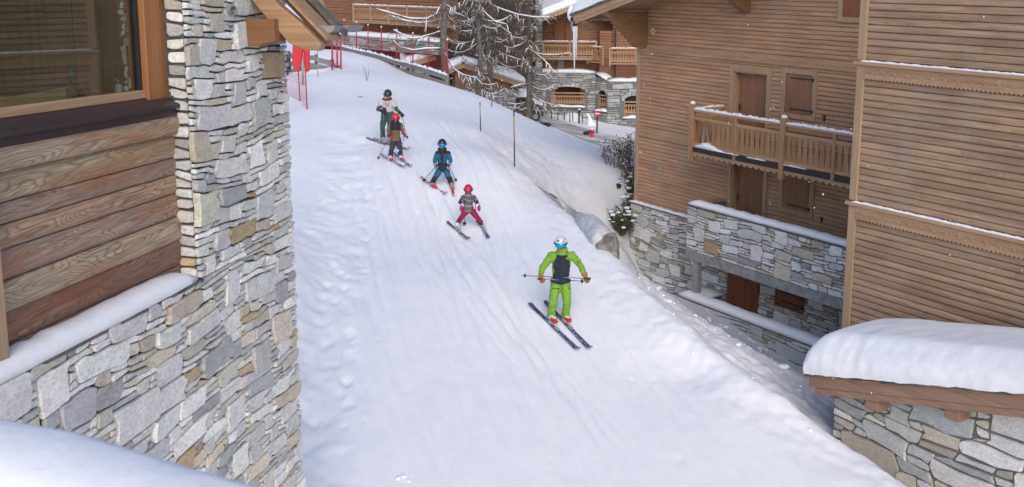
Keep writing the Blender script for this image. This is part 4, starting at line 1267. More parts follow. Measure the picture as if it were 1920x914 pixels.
def opening(root, x0, x1, z0, z1, y, mat='door_dark', pane=False):
    mb = MB(); mb.box(x0, x1, y-.02, y, z0, z1); w_ = mb.build('window' if pane else 'door', M['iron'] if pane else M[mat], root)
    mb = MB(); mb.box(x0-.09, x0, y-.05, y, z0-.09, z1+.09); mb.box(x1, x1+.09, y-.05, y, z0-.09, z1+.09); mb.box(x0, x1, y-.05, y, z1, z1+.09); mb.box(x0, x1, y-.05, y, z0-.09, z0)
    if pane: mb.box((x0+x1)/2-.03, (x0+x1)/2+.03, y-.035, y-.02, z0, z1)
    mb.build('window_frame' if pane else 'door_frame', M['siding_far'], w_)
    return w_
def back_centre():
    fr = mkframe(640, 66, 62, -1000)
    root = thing_f('brown_chalet', 'brown chalet with long slatted balcony beyond the red poles at the top of the piste', 'house', fr)
    x0 = fr.pt(585, 66)[0]; x1 = fr.pt(822, 80)[0]
    zt = 0; zw = fr.pt(750, 98)[1]
    arch_wall(root, fr, x0, x1, zw, zt, [], 51)
    mb = MB(); snowcap(mb, [(x0, .3, zt), (x1, .3, zt)], .9, .28, 7, 4, .15); mb.build('wall_snow', M['snow'], root)
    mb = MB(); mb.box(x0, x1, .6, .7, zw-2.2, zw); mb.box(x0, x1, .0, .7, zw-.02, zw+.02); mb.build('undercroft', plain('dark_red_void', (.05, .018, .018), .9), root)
    cx = fr.pt(750, 105)[0]; mb = MB(); mb.box(cx-.13, cx+.13, .1, .35, zw-2, zw); mb.build('pillar', M['white'], root)
    yw = .8; a = fr.pt(600, 30, yw)[0]; b = fr.pt(858, 30, yw)[0]
    mb = MB(); siding(mb, a, b, -.1, 6.5, .17, yw, 61, depth=.03); mb.build('timber_wall', M['siding_far'], root)
    mb = MB(); mb.box(a, b, yw+.01, yw+6, -3, 6.5); mb.build('body', M['room'], root)
    zb = fr.pt(700, 41, yw-1)[1]; c = fr.pt(663, 30, yw-1)[0]; d = fr.pt(838, 30, yw-1)[0]
    slat_rail(root, fr, c, d, zb, .95, yw-1.0, seed=3)
    mb = MB(); mb.box(c, d, yw-1.0, yw, zb-.12, zb); mb.build('balcony_floor', M['trimx'], root)
    for px_, pz, wd, hh, pane in ((668, 22, .9, 2, False), (712, 22, .9, 2, False), (690, 60, 1.0, 1.9, False)):
        x, _ = fr.pt(px_, pz, yw); z = zb if pane is False and pz < 50 else -.05
        opening(root, x, x+wd, z, z+hh, yw-.03, 'siding_far')
def back_mid():
    fr = mkframe(800, 49, 61, 5000)
    root = thing_f('stone_and_timber_block', 'stone based block with small dark windows standing behind the bare larches', 'house', fr)
    x0 = fr.pt(798, 49)[0]; x1 = fr.pt(952, 49)[0]
    arch_wall(root, fr, x0, x1, -5.5, 0, [], 52)
    mb = MB(); snowcap(mb, [(x0, .0, 0), (x1, .0, 0)], .3, .12, 5, 4, .4); mb.build('wall_snow', M['snow'], root)
    mb = MB(); siding(mb, x0, x1+.5, 0, 5.5, .17, .2, 62, depth=.03); mb.build('timber_wall', M['siding_far'], root)
    mb = MB(); mb.box(x0, x1+.5, .25, 6, -5.5, 5.5); mb.build('body', M['room'], root)
    for u, v0, v1, y in ((842, 55, 78, -.06), (880, 58, 80, -.06), (915, 60, 82, -.06), (844, 8, 28, .13), (890, 8, 28, .13), (925, 6, 26, .13)):
        x, z1 = fr.pt(u, v0, y); _, z0 = fr.pt(u, v1, y); opening(root, x, x+.55, z0, z1, y, pane=True)
def back_right():
    fr = mkframe(1018, 136, 63, 6000); fr.ex = Vector((1, -.10, 0)).normalized(); fr.ey = Vector((-fr.ex.y, fr.ex.x, 0)); fr.rotz = math.atan2(fr.ex.y, fr.ex.x)
    root = thing_f('arched_stone_chalet', 'far chalet behind the road with arched stone ground floor and timber upper storeys', 'house', fr)
    xa = fr.pt(940, 136)[0]; xb = fr.pt(1118, 138)[0]
    zb = fr.pt(1060, 222)[1]-.8
    f = lambda u, v_, y=0: fr.pt(u, v_, y)
    a0 = f(1033, 190)[0]; a1 = f(1098, 190)[0]; s0 = f(1060, 200)[1]; s1 = f(1060, 173)[1]; top = f(1060, 163)[1]
    arch_wall(root, fr, xa, xb, zb, 0, [(a0, a1, s0, s1, top-s1)], 53)
    mb = MB(); mb.box(a0-.3, a1+.3, 1.5, 1.6, s0-.3, top+.2); mb.box(a0-.3, a1+.3, .5, 1.6, s0-.3, s0-.25); mb.build('recess', M['stone_far'], root)
    mb.v = []
    for u0, u1 in ((1045, 1061), (1066, 1085)):
        x, _ = f(u0, 180, 1.5); x2, _ = f(u1, 180, 1.5); opening(root, x, x2, s0, top, 1.48, 'siding_far')
    slat_rail(root, fr, a0+.02, a1-.02, s0+.02, .85, .12, 'railing', snow=False)
    mb = MB(); snowcap(mb, [(a0, -.05, s0-.02), (a1, -.05, s0-.02)], .35, .14, 5, 8, .3); mb.build('sill_snow', M['snow'], root)
    # pier running up
    p0 = f(1004, 60)[0]; p1 = f(1018, 60)[0]
    mb = MB(); mb.box(p0, p1, -.25, .3, zb, 6); pr = mb.build('stone_pier', M['mortar_light'], root)
    mb = MB(); stones(mb, p0, p1, zb, 5.5, .26, .13, 54, 'far', y=-.26, big=.03, gap=.02, thick=.05); mb.build('stonework', M['stone_far'], pr)
    mb = MB(); siding(mb, xa-1.5, xb+.3, .05, 7, .17, .6, 63, depth=.03); mb.build('timber_wall', M['siding_far'], root)
    mb = MB(); mb.box(xa-1.5, xb+.3, .62, 6, -.1, 7); mb.box(xa-1.5, xb+.3, 1.65, 6, zb, 0); mb.build('body', M['room'], root)
    mb = MB(); snowcap(mb, [(xa, .25, 0), (xb, .25, 0)], .8, .22, 7, 5, .15); mb.build('ledge_snow', M['snow'], root)
    zf = f(1060, 108, -.6)[1]
    slat_rail(root, fr, f(942, 100, -.6)[0], p0-.05, zf-.15, 1.0, -.6, 'balcony', seed=5)
    slat_rail(root, fr, p1+.05, f(1118, 100, -.6)[0], zf, .98, -.6, 'balcony', seed=6)
    mb = MB(); mb.box(xa, f(1118, 100, -.6)[0], -.6, .6, zf-.16, zf-.02); mb.build('balcony_floor', M['trimx'], root)
    for u in (1042, 1062, 1085):
        x, _ = f(u, 80, .55); opening(root, x, x+.55, zf, zf+1.9, .56, 'siding_far')
    x, z1 = f(1046, 113, .55); _, z0 = f(1046, 131, .55); 
    mb = MB(); mb.box(x, x+.36, .50, .56, z0, z1); mb.build('notice_board', plain('grey_pane', (.25, .28, .30), .3), root)
    # turned bays to the right
    o2 = fr.w(xb, 0, 0); f2 = Frame(o2, (.70, -.71)); f2r = f2
    r2 = thing_f('corner_bay', 'angled stone corner bay of the far chalet with a narrow arched window', 'house bay', f2)
    L2 = f2.pt(1139, 150)[0]
    g = lambda u, v_, y=0: f2.pt(u, v_, y)
    b0 = g(1121, 180)[0]; b1 = g(1136.5, 180)[0]; t0 = g(1128, 204)[1]; t1 = g(1128, 178)[1]; tt = g(1128, 170)[1]
    dz = -.35
    arch_wall(r2, f2, 0, L2, zb-1, dz+.1, [(b0, b1, t0, t1, tt-t1)], 55)
    mb = MB(); mb.box(b0-.2, b1+.2, .5, .55, t0-.2, tt+.2); mb.build('pane', M['iron'], r2)
    slat_rail(r2, f2, b0, b1, t0, .85, .1, 'railing', snow=False)
    mb = MB(); snowcap(mb, [(b0-.1, -.05, t0-.15), (b1+.1, -.05, t0-.15)], .35, .2, 5, 8, .3); mb.build('sill_snow', M['snow'], r2)
    mb = MB(); siding(mb, -.5, L2, dz, 7, .17, .6, 64, depth=.03); mb.build('timber_wall', M['siding_far'], r2)
    mb = MB(); mb.box(-.5, L2, .62, 4, dz-.1, 7); mb.build('body', M['room'], r2)
    mb = MB(); snowcap(mb, [(0, .2, 0), (L2, .2, dz)], .8, .22, 7, 5, .15); mb.build('ledge_snow', M['snow'], r2)
    slat_rail(r2, f2, -.2, L2+.1, zf-.3, .98, -.6, 'balcony', seed=7)
    o3 = f2.w(L2, 0, 0); f3 = Frame(o3, (1, -.05))
    r3 = thing_f('stone_wing', 'stone wing of the far chalet with arched window, right beside the timber chalet corner', 'house wing', f3)
    h = lambda u, v_, y=0: f3.pt(u, v_, y)
    c0 = h(1170, 200)[0]; c1 = h(1206, 200)[0]; q0 = h(1180, 218)[1]; q1 = h(1180, 190)[1]; qq = h(1180, 180)[1]
    L3 = h(1290, 200)[0]
    arch_wall(r3, f3, 0, L3, zb-1.5, -.45, [(c0, c1, q0, q1, qq-q1)], 56)
    mb = MB(); mb.box(c0-.2, c1+.2, .5, .55, q0-.2, qq+.2); mb.build('pane', M['iron'], r3)
    slat_rail(r3, f3, c0, c1, q0, .9, .1, 'railing', snow=False)
    mb = MB(); snowcap(mb, [(c0-.1, -.05, q0-.12), (c1+.1, -.05, q0-.12)], .35, .16, 5, 8, .3); mb.build('sill_snow', M['snow'], r3)
    mb = MB(); siding(mb, -.5, L3, -.45, 7, .17, .6, 65, depth=.03); mb.build('timber_wall', M['siding_far'], r3)
    mb = MB(); mb.box(-.5, L3, .62, 5, -.6, 7); mb.build('body', M['room'], r3)
    mb = MB(); snowcap(mb, [(0, .2, -.45), (L3, .2, -.45)], .8, .2, 7, 5, .15); mb.build('ledge_snow', M['snow'], r3)
    slat_rail(r3, f3, .1, L3, zf-.35, .98, -.6, 'balcony', seed=9)
    # overhanging snowy roof of this chalet, upper left of the bracket
    a_ = P(1012, 42, 60); b_ = P(1120, 2, 60); c_ = P(1012, -10, 70); d_ = P(1120, -52, 70)
    rr = root
    def quadslab(pts, th, name, mat):
        inv = Matrix.Translation(fr.O) @ Matrix.Rotation(fr.rotz, 4, 'Z'); inv = inv.inverted()
        pts = [inv @ p for p in pts]; mb = MB(); mb.add([tuple(p) for p in pts]+[(p.x, p.y, p.z+th) for p in pts], [(0,3,2,1),(4,5,6,7),(0,1,5,4),(1,2,6,5),(2,3,7,6),(3,0,4,7)])
        return mb.build(name, M[mat], rr, bevel=(.12 if mat == 'snow' else 0))
    quadslab([a_, b_, d_, c_], .2, 'roof', 'trimx')
    up = Vector((0, 0, .21)); quadslab([a_+up, b_+up, d_+up, c_+up], .5, 'roof_snow', 'snow')
def annex(name, label, apex, eL, eR, back, Y, dY, wallz, mat='stone'):
    A = P(*apex, Y); l = P(*eL, Y); r = P(*eR, Y); Bk = P(*back, Y+dY)
    d = Vector((Bk.x-A.x, Bk.y-A.y, 0)); d.z = 0
    root = thing(name, label, 'outbuilding', (A.x, A.y, wallz))
    o = Vector((A.x, A.y, wallz)); A, l, r = A-o, l-o, r-o
    def roof(th0, th1, ov, nm, m_, bev=0):
        mb = MB()
        for (p, q) in ((A, r), (l, A)):
            dirv = (q-p).normalized(); p2 = p-dirv*(ov if p is l else 0); q2 = q+dirv*(ov if q is r else 0)
            pts = [p2, q2, q2+d, p2+d]
            mb.add([(v.x, v.y-ov*.5, v.z+th0) for v in pts]+[(v.x, v.y-ov*.5, v.z+th1) for v in pts], [(0,3,2,1),(4,5,6,7),(0,1,5,4),(1,2,6,5),(2,3,7,6),(3,0,4,7)])
        return mb.build(nm, m_, root, bevel=bev)
    rf = roof(0, .22, .4, 'roof', M['trimx'])
    roof(.225, .62, .3, 'roof_snow', M['snow'], .12)
    mb = MB(); h = .02
    mb.add([(l.x+.3, l.y+.3, 0), (r.x-.3, r.y+.3, 0), (r.x-.3, r.y+.3, r.z), (A.x, A.y+.3, A.z), (l.x+.3, l.y+.3, l.z)], [(0, 1, 2, 3, 4)])
    w_ = mb.build('gable', M['siding_far'], root)
    mb = MB(); zt = min(l.z, r.z)-.15
    mb.box(l.x+.2, r.x-.25, .22, .9, 0, zt); sw = mb.build('stone_wall', M['mortar_light'], root)
    mb = MB(); stones(mb, l.x+.2, r.x-.25, 0, zt, .24, .12, 71, 'far', y=.215, big=.03, gap=.02, thick=.05); mb.build('stonework', M['stone_far'], sw)
    mb = MB(); mb.box(l.x+.3, r.x-.3, .3, d.y, 0, zt); mb.build('body', M['room'], root)
back_centre(); back_mid(); back_right()
annex('snowy_garage', 'low garage with snow covered gable roof behind the twin larch trunks', (869, 127), (842, 139), (976, 163), (842, 99), 55, 10, -9.0)
annex('snowy_outbuilding', 'small outbuilding with snowy roof behind the end of the rail fence', (834, 107), (768, 127), (862, 119), (815, 92), 57, 8, -8.8)
def far_backdrop():
    """dark timber house wall closing the view above the roofs"""
    fr = mkframe(860, 20, 72, 5000)
    root = thing_f('upper_timber_house', 'brown timber house rising above and behind the bare larch trees', 'house', fr)
    mb = MB(); x0 = fr.pt(850, 20)[0]; x1 = fr.pt(1250, 20)[0]
    siding(mb, x0, x1, -7, 9, .2, 0, 66, depth=.03); mb.build('timber_wall', M['siding_far'], root)
    mb = MB(); mb.box(x0, x1, .01, 4, -9, 9); mb.build('body', M['room'], root)
    for u, v_ in ((905, 25), (940, 25), (975, 25), (1035, 10)):
        x, z = fr.pt(u, v_); opening(root, x, x+.8, z-.6, z+.6, -.03, pane=True)
    zb = fr.pt(900, 60)[1]; slat_rail(root, fr, x0+3, x0+9, zb, 1.0, -.8, 'balcony')
far_backdrop()
# ------------------------------------------------------------------ larches, shrubs, boulder
M['bark'] = plain('bark', (.13, .115, .10), .95, var=.5, scale=9, bmp=.03)
M['twig'] = plain('twig', (.17, .125, .082), .95, var=.3, scale=3)
def larch(label, px, pyb, Y, r, seed, extra=(), lean=0, zlo=2.2, dens=1.0, top=10.5, blen=(1.0, 2.3)):
    base = P(px, pyb, Y); gz = tz(base.x, base.y); base = Vector((base.x, base.y, min(base.z, gz+.1)-.3))
    R = random.Random(seed)
    root = thing('larch_tree', label, 'tree', tuple(base), group='bare snow dusted larches')
    mb = MB(); mb.smooth = True
    H = top; tp = []
    for k in range(15):
        t_ = k/14; tp.append(Vector((lean*t_+.05*math.sin(k*1.3+seed), .04*math.sin(k*.9+seed), H*t_)))
    rs = [r*(1.35 if k == 0 else 1)*(1-.6*k/14)*(1+.06*math.sin(k*2.1)) for k in range(15)]
    mb.tube(tp, rs, 10); mb.build('trunk', M['bark'], root)
    def at(h):
        t_ = h/H*14; i = min(13, int(t_)); return tp[i].lerp(tp[i+1], t_-i)
    tw = MB(); br = MB(); sn = MB(); sn.smooth = True; br.smooth = True
    def twigs(p, d, l, n, snow_on=True):
        for _ in range(n):
            e = Vector((R.gauss(0, .8), R.gauss(0, .8), R.gauss(-.7, .7))).normalized()
            q = p+e*l*R.uniform(.4, 1)
            m_ = p.lerp(q, .5)+Vector((0, 0, -.04))
            tw.tube([p, m_, q], [.008, .007, .004], 3, False)
            if snow_on and R.random() < .16: sn.tube([p.lerp(q, .3)+Vector((0,0,.008)), q+Vector((0,0,.006))], [.012, .006], 4)
            for _2 in range(2):
                s_ = p.lerp(q, R.uniform(.3, .9)); e2 = Vector((R.gauss(0, 1), R.gauss(0, 1), R.gauss(-.3, .8))).normalized()*l*.45
                tw.tube([s_, s_+e2], [.006, .003], 3, False)
    def limb(pts, r0, snow=True):
        n = len(pts); br.tube(pts, [r0*(1-.75*k/(n-1)) for k in range(n)], 5)
        if snow:
            k0 = R.randint(0, 2); k1 = n-R.randint(0, 3)
            seg = pts[k0:k1]
            if len(seg) > 2:
                w_ = R.uniform(.012, .026)
                sn.tube([q+Vector((0, 0, r0*.5+w_*.3)) for q in seg], [w_*(.35 if k in (0, len(seg)-1) else R.uniform(.7, 1.25)) for k in range(len(seg))], 6)
        for k in range(1, n):
            l = (pts[-1]-pts[0]).length
            twigs(pts[k], None, .28+.28*(1-k/n), int(3*dens+.5))
            if R.random() < .75:
                d = (pts[k]-pts[k-1]).normalized(); s_ = Vector((-d.y, d.x, R.uniform(-.5, .1)))*R.choice([-1, 1])
                e = [pts[k]+ (d*.6+s_*.8)*(.12*j)*R.uniform(.9, 1.1)*l*.5 + Vector((0, 0, -.03*j*j)) for j in range(4)]
                br.tube(e, [r0*.35, r0*.3, r0*.2, r0*.1], 4)
                if snow and R.random() < .5: sn.tube([q+Vector((0, 0, .02)) for q in e], [.012, .025, .02, .008], 5)
                for q in e[1:]: twigs(q, None, .26, int(1.6*dens+.5))
    h = zlo
    while h < H*.93:
        a = R.uniform(0, 6.28); l = R.uniform(*blen)*(1-.35*h/H); p0 = at(h); pts = []
        dr = R.uniform(.15, .45); dx, dy = math.cos(a), math.sin(a)*.8
        for k in range(8):
            t_ = k/7; pts.append(p0+Vector((dx*l*t_+.05*R.uniform(-1, 1), dy*l*t_, -dr*l*math.sin(t_*2.4)*.7+.16*l*t_**3)))
        limb(pts, R.uniform(.022, .038), R.random() < .75)
        h += R.uniform(.10, .26)
    for e in extra:
        pts = [P(u, v_, Y+dy)-base for u, v_, dy in e]
        f = []
        for a_, b_ in zip(pts[:-1], pts[1:]): f += [a_, a_.lerp(b_, .5)]
        f.append(pts[-1]); limb(f, .045, True); sn_ = [q+Vector((0, 0, .05)) for q in f]; sn.tube(sn_, [.020*R.uniform(.4, 1.6) for _ in f], 6)
    br.build('branches', M['bark'], root); tw.build('twigs', M['twig'], root); sn.build('branch_snow', M['snow_fine'], root)
larch('bare larch nearest the rail fence end with long snowy limbs reaching left', 834, 152, 46, .17, 1,
      extra=[[(826, 12, 0), (818, 28, -.3), (800, 36, -.6), (770, 36, -1), (740, 28, -1.2), (705, 18, -1.4)], [(827, 38, 0), (812, 42, .3), (785, 44, .6), (760, 40, .8), (730, 30, .9)],
             [(826, 60, 0), (806, 66, .2), (782, 73, .4), (768, 72, .5), (738, 58, .6)], [(829, 92, 0), (800, 92, -.2), (775, 95, -.4), (750, 90, -.5), (738, 78, -.6)], [(828, 12, 0), (850, 24, -.2), (872, 33, -.4)], [(829, 22, 0), (845, 38, .2), (856, 46, .3)], [(832, 98, -.1), (850, 130, -.3), (868, 142, -.5), (892, 147, -.7)]], zlo=3.6, dens=.7, blen=(1.0, 2.2))
larch('bare larch, left trunk of the close twin pair', 899, 172, 51, .155, 2, zlo=1.6, dens=.5, extra=[[(902, 18, 0), (915, 30, -.4), (930, 42, -.8), (950, 47, -1)]])
larch('bare larch, right trunk of the close twin pair', 917, 182, 52.5, .165, 3, zlo=1.9, dens=.5, extra=[[(920, 10, 0), (945, 20, -.4), (970, 28, -.8), (1000, 33, -1), (1030, 34, -1.2)], [(922, 45, 0), (940, 52, -.3), (958, 65, -.6), (962, 78, -.7)]])
larch('bare larch standing alone beside the road with snow heavy lower limbs', 991, 226, 53, .175, 4, zlo=1.0, dens=.6,
      extra=[[(991, 92, 0), (1003, 100, -.4), (1018, 112, -.8), (1030, 124, -1), (1040, 138, -1.2)], [(989, 115, 0), (970, 112, -.4), (950, 105, -.8), (934, 98, -1)], [(993, 175, 0), (1005, 186, -.4), (1022, 194, -.8), (1045, 200, -1)], [(990, 158, 0), (975, 160, -.3), (958, 165, -.6)],
             [(993, 98, 0), (1020, 104, -.3), (1045, 104, -.6), (1068, 101, -.9)], [(990, 75, 0), (975, 85, -.4), (958, 92, -.8), (945, 88, -1)], [(992, 200, 0), (978, 208, -.2), (965, 203, -.4)]])
def bush_bare(label, px, py, r, h, n, seed, heads=True):
    b = hit(px, py); R = random.Random(seed)
    root = thing('bare_shrub', label, 'shrub', tuple(b), group='bare shrubs by the chalet corner')
    st = MB(); hd = MB(); sn = MB()
    for _ in range(n):
        a = R.uniform(0, 6.28); d = r*math.sqrt(R.random()); p = Vector((math.cos(a)*d*.5, math.sin(a)*d*.5, -.1)); q = Vector((math.cos(a)*d, math.sin(a)*d, h*R.uniform(.5, 1)))
        m_ = p.lerp(q, .5)+Vector((R.uniform(-.06, .06), R.uniform(-.06, .06), .04)); st.tube([p, m_, q], [.010, .008, .005], 4, False)
        for _2 in range(4):
            s_ = p.lerp(q, R.uniform(.4, 1)); e = s_+Vector((R.gauss(0, .1), R.gauss(0, .1), R.uniform(.02, .2))); st.tube([s_, e], [.006, .004], 3, False)
            if R.random() < .8: hd.ball(e, R.uniform(.018, .035), 5, 3)
            if R.random() < .2: sn.ball(e+Vector((0, 0, .02)), R.uniform(.02, .035), 5, 3)
    st.build('stems', M['twig'], root); hd.build('seed_heads', plain('seed_head', (.09, .052, .038), .9), root); sn.build('snow_dust', M['snow_fine'], root)
bush_bare('tall bare shrub with brown seed heads against the chalet corner post', 1178, 322, .62, 1.35, 46, 3)
bush_bare('wide low bare shrub with brown seed heads left of the chalet corner', 1152, 312, .60, .95, 40, 4)
bush_bare('snow dusted bare shrub lower down beside the chalet corner', 1180, 350, .38, .85, 26, 5)
GREEN = plain('needle_green', (.045, .085, .035), .85, var=.35, scale=6)
def evergreen(label, px, py, w_, h, n, seed, name='evergreen_shrub'):
    b = hit(px, py); R = random.Random(seed)
    root = thing(name, label, 'shrub', tuple(b), group='evergreen shrubs in the snow')
    st = MB(); lf = MB(); sn = MB()
    for _ in range(n):
        a = R.uniform(0, 6.28); d = w_*R.random()**.6; p = Vector((math.cos(a)*d*.3, math.sin(a)*d*.3, -.05)); q = Vector((math.cos(a)*d, math.sin(a)*d, h*R.uniform(.35, 1)*(1-.4*d/w_)))
        st.tube([p, p.lerp(q, .5)+Vector((0, 0, .03)), q], [.012, .009, .005], 4, False)
        for k in range(int(16)):
            s_ = p.lerp(q, R.uniform(.25, 1.02)); e = Vector((R.gauss(0, 1), R.gauss(0, 1), R.uniform(-.2, 1.1))).normalized(); l = R.uniform(.05, .10)
            u = e.cross(Vector((R.random(), R.random(), R.random()))).normalized()*l*.28; g = R.uniform(.6, 1.4)
            lf.add([s_, s_+e*l*.5+u, s_+e*l, s_+e*l*.5-u], [(0, 1, 2, 3)])
        if R.random() < .28: sn.ball(q+Vector((0, 0, .0)), R.uniform(.04, .09), 7, 4, (1.2, 1.2, .6))
    st.build('stems', M['twig'], root); lf.build('foliage', GREEN, root); sn.build('snow_load', M['snow_fine'], root)
evergreen('dark green evergreen shrub with snow clumps at the foot of the stone corner', 1163, 438, .62, 1.15, 110, 1)
evergreen('dark green evergreen shrub pressed against the chalet corner boards', 1181, 414, .36, 1.3, 60, 2)
evergreen('narrow evergreen shrub high up against the corner post', 1184, 368, .20, .9, 26, 4)
evergreen('small lone spruce sapling poking out of the snow left of the shrubs', 1161, 356, .10, .42, 16, 3, 'spruce_sapling')
evergreen('tiny green sprig sticking out of the snow between sapling and shrub', 1175, 356, .05, .2, 6, 5, 'sprig')
def boulder():
    # a drift climbing over a rock that stands at the piste edge: low and thin upslope, steep and bare at its near end
    path = [(1003, 344), (1030, 366), (1060, 394), (1088, 424), (1108, 448), (1122, 466)]
    W = [hit(*q) for q in path]; R = random.Random(6)
    o = W[3].copy(); root = thing('boulder', 'rough boulder under a long rounded drift of snow at the right edge of the piste', 'boulder', tuple(o))
    fine = []
    for i in range(len(W)-1):
        for k in range(6): fine.append((W[i].lerp(W[i+1], k/6), (i+k/6)/(len(W)-1)))
    fine.append((W[-1], 1.0))
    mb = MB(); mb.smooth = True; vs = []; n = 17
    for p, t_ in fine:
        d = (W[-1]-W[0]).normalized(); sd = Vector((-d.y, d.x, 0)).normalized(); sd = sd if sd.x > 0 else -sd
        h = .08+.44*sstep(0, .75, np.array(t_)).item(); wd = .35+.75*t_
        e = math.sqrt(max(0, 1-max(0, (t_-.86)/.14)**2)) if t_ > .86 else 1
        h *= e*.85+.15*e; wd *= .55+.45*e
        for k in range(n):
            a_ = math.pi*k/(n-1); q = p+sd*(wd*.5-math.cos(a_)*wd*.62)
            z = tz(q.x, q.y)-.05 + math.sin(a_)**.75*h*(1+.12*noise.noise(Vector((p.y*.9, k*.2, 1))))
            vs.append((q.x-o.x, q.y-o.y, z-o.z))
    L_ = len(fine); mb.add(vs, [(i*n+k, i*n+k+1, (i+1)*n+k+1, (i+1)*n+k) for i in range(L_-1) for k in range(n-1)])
    mb.build('snow_cover', plain('shaded_drift', (.50, .51, .53), .8, var=.22, scale=7, bmp=.03), root)  # grey base colour paints the drift's shade, along with dirt, into its snow
    c = W[5]-o+Vector((.22, .35, -.02))
    bm = bmesh.new(); bmesh.ops.create_icosphere(bm, subdivisions=4, radius=1); mb = MB(); vs = []
    for v in bm.verts:
        n1 = noise.noise(v.co*1.6)*.25+noise.noise(v.co*5)*.09+noise.noise(v.co*13)*.04; q = v.co*(1+n1); vs.append((q.x*.34+c.x, q.y*.5+c.y, q.z*.40+c.z-.10))
    mb.add(vs, [[x.index for x in f.verts] for f in bm.faces]); bm.free(); mb.build('rock', plain('rock', (.22, .20, .18), .95, var=.5, scale=5, bmp=.05), root)
boulder()
# ------------------------------------------------------------------ fences, poles, nets
RED = plain('red_plastic', (.42, .012, .03), .45, var=.1)
RED2 = plain('red_mat', (.55, .02, .03), .55, var=.1)
GREYW = wood('grey_wood', (.10, .10, .095), (.30, .29, .27), 'x', grain=.7)
YEL = plain('bamboo', (.30, .24, .07), .6); BLK = plain('black_tip', (.02, .02, .02), .6)
def gp(px, py, Y):
    p = P(px, py, Y); return Vector((p.x, p.y, tz(p.x, p.y)))
def pole(name, label, px, ytop, ybot, Y=None, r=.018, mat=None, group=None, snow=True, two=False, cat='pole', lean=0):
    b = P(px, ybot, Y) if Y else hit(px, ybot)
    t_ = P(px+lean, ytop, b.y); h = t_.z-b.z
    root = thing(name, label, cat, tuple(b), group=group)
    mb = MB(); mb.smooth = True; dx = t_.x-b.x
    if two:
        mb.tube([(0, 0, -.3), (dx*.45, 0, h*.45)], r, 8); mb.build('shaft', BLK, root)
        mb = MB(); mb.smooth = True; mb.tube([(dx*.45, 0, h*.45), (dx*.9, 0, h*.9)], r, 8); mb.build('upper_shaft', YEL, root)
        mb = MB(); mb.smooth = True; mb.tube([(dx*.9, 0, h*.9), (dx, 0, h)], r*1.05, 8); mb.build('tip', BLK, root)
    else:
        mb.tube([(0, 0, -.3), (dx, 0, h)], r, 8); mb.build('shaft', mat or RED, root)
        if snow: mb = MB(); mb.smooth = True; mb.ball((dx, 0, h+.01), r*1.6, 8, 5); mb.build('snow_cap', M['snow_fine'], root)
    return root, b, h
def net_mat(name, col, cell, thick, tint):
    m, t, b = mat_new(name); out = t.nodes['Material Output']
    sep = t.nodes.new('ShaderNodeSeparateXYZ'); t.links.new(mapping(t, (1/cell, 1/cell, 1/cell)), sep.inputs[0])
    def line(o):
        fr_ = N(t, 'ShaderNodeMath', operation='FRACT'); t.links.new(sep.outputs[o], fr_.inputs[0])
        lt = N(t, 'ShaderNodeMath', operation='LESS_THAN'); t.links.new(fr_.outputs[0], lt.inputs[0]); lt.inputs[1].default_value = thick; return lt.outputs[0]
    mx = N(t, 'ShaderNodeMath', operation='MAXIMUM'); t.links.new(line(0), mx.inputs[0]); t.links.new(line(2), mx.inputs[1])
    tr = t.nodes.new('ShaderNodeBsdfTransparent'); ms = t.nodes.new('ShaderNodeMixShader')
    t.links.new(mx.outputs[0], ms.inputs[0]); t.links.new(tr.outputs[0], ms.inputs[1]); t.links.new(b.outputs[0], ms.inputs[2]); t.links.new(ms.outputs[0], out.inputs[0])
    b.inputs['Base Color'].default_value = (*col, 1); b.inputs['Roughness'].default_value = .7
    return m
NETR = net_mat('red_net', (.50, .03, .06), .05, .11, 0); NETO = net_mat('orange_net', (.65, .09, .05), .085, .13, 0)
def sheet(name, label, tops, bots, mat, cat, sag=.0):
    o = bots[0]; root = thing(name, label, cat, tuple(o)); n = 10
    mb = MB(); vs = []; rows = []
    T = []; Bq = []
    for i in range(len(tops)-1):
        for k in range(n):
            t_ = k/n; T.append(tops[i].lerp(tops[i+1], t_)-Vector((0, 0, sag*math.sin(math.pi*t_)))); Bq.append(bots[i].lerp(bots[i+1], t_))
    T.append(tops[-1]); Bq.append(bots[-1]); m_ = 6
    for a, b in zip(T, Bq):
        for k in range(m_+1):
            p = a.lerp(b, k/m_)-o; vs.append((p.x, p.y+.02*math.sin(k*2+len(vs)), p.z))
    fs = [(i*(m_+1)+k, i*(m_+1)+k+1, (i+1)*(m_+1)+k+1, (i+1)*(m_+1)+k) for i in range(len(T)-1) for k in range(m_)]
    mb.add(vs, fs); mb.build('mesh', mat, root)
rp = [(645, 38, 92, 56), (668, 42, 97, 54), (690, 47, 103, 52.5), (715, 51, 110, 51), (744, 57, 118, 49.5), (774, 63, 124, 48), (804, 69, 134, 46.5), (839, 75, 148, 44.8)]
ords = ['farthest', 'second farthest', 'third farthest', 'fourth from the far end', 'fourth from the near end', 'third from the near end', 'second from the near end', 'nearest']
tops = []; bots = []
for k, (u, v0, v1, Y) in enumerate(rp):
    _, b, h = pole('net_pole', 'tall red net pole along the rail fence, %s of the row' % ords[k], u, v0, v1, Y, .028, group='red net poles along the rail fence')
    tops.append(b+Vector((0, 0, h*.62))); bots.append(b+Vector((0, 0, 0)))
sheet('safety_net', 'fine red safety net strung between the red poles above the rail fence', tops, bots, NETR, 'net', .05)
tops = []; bots = []
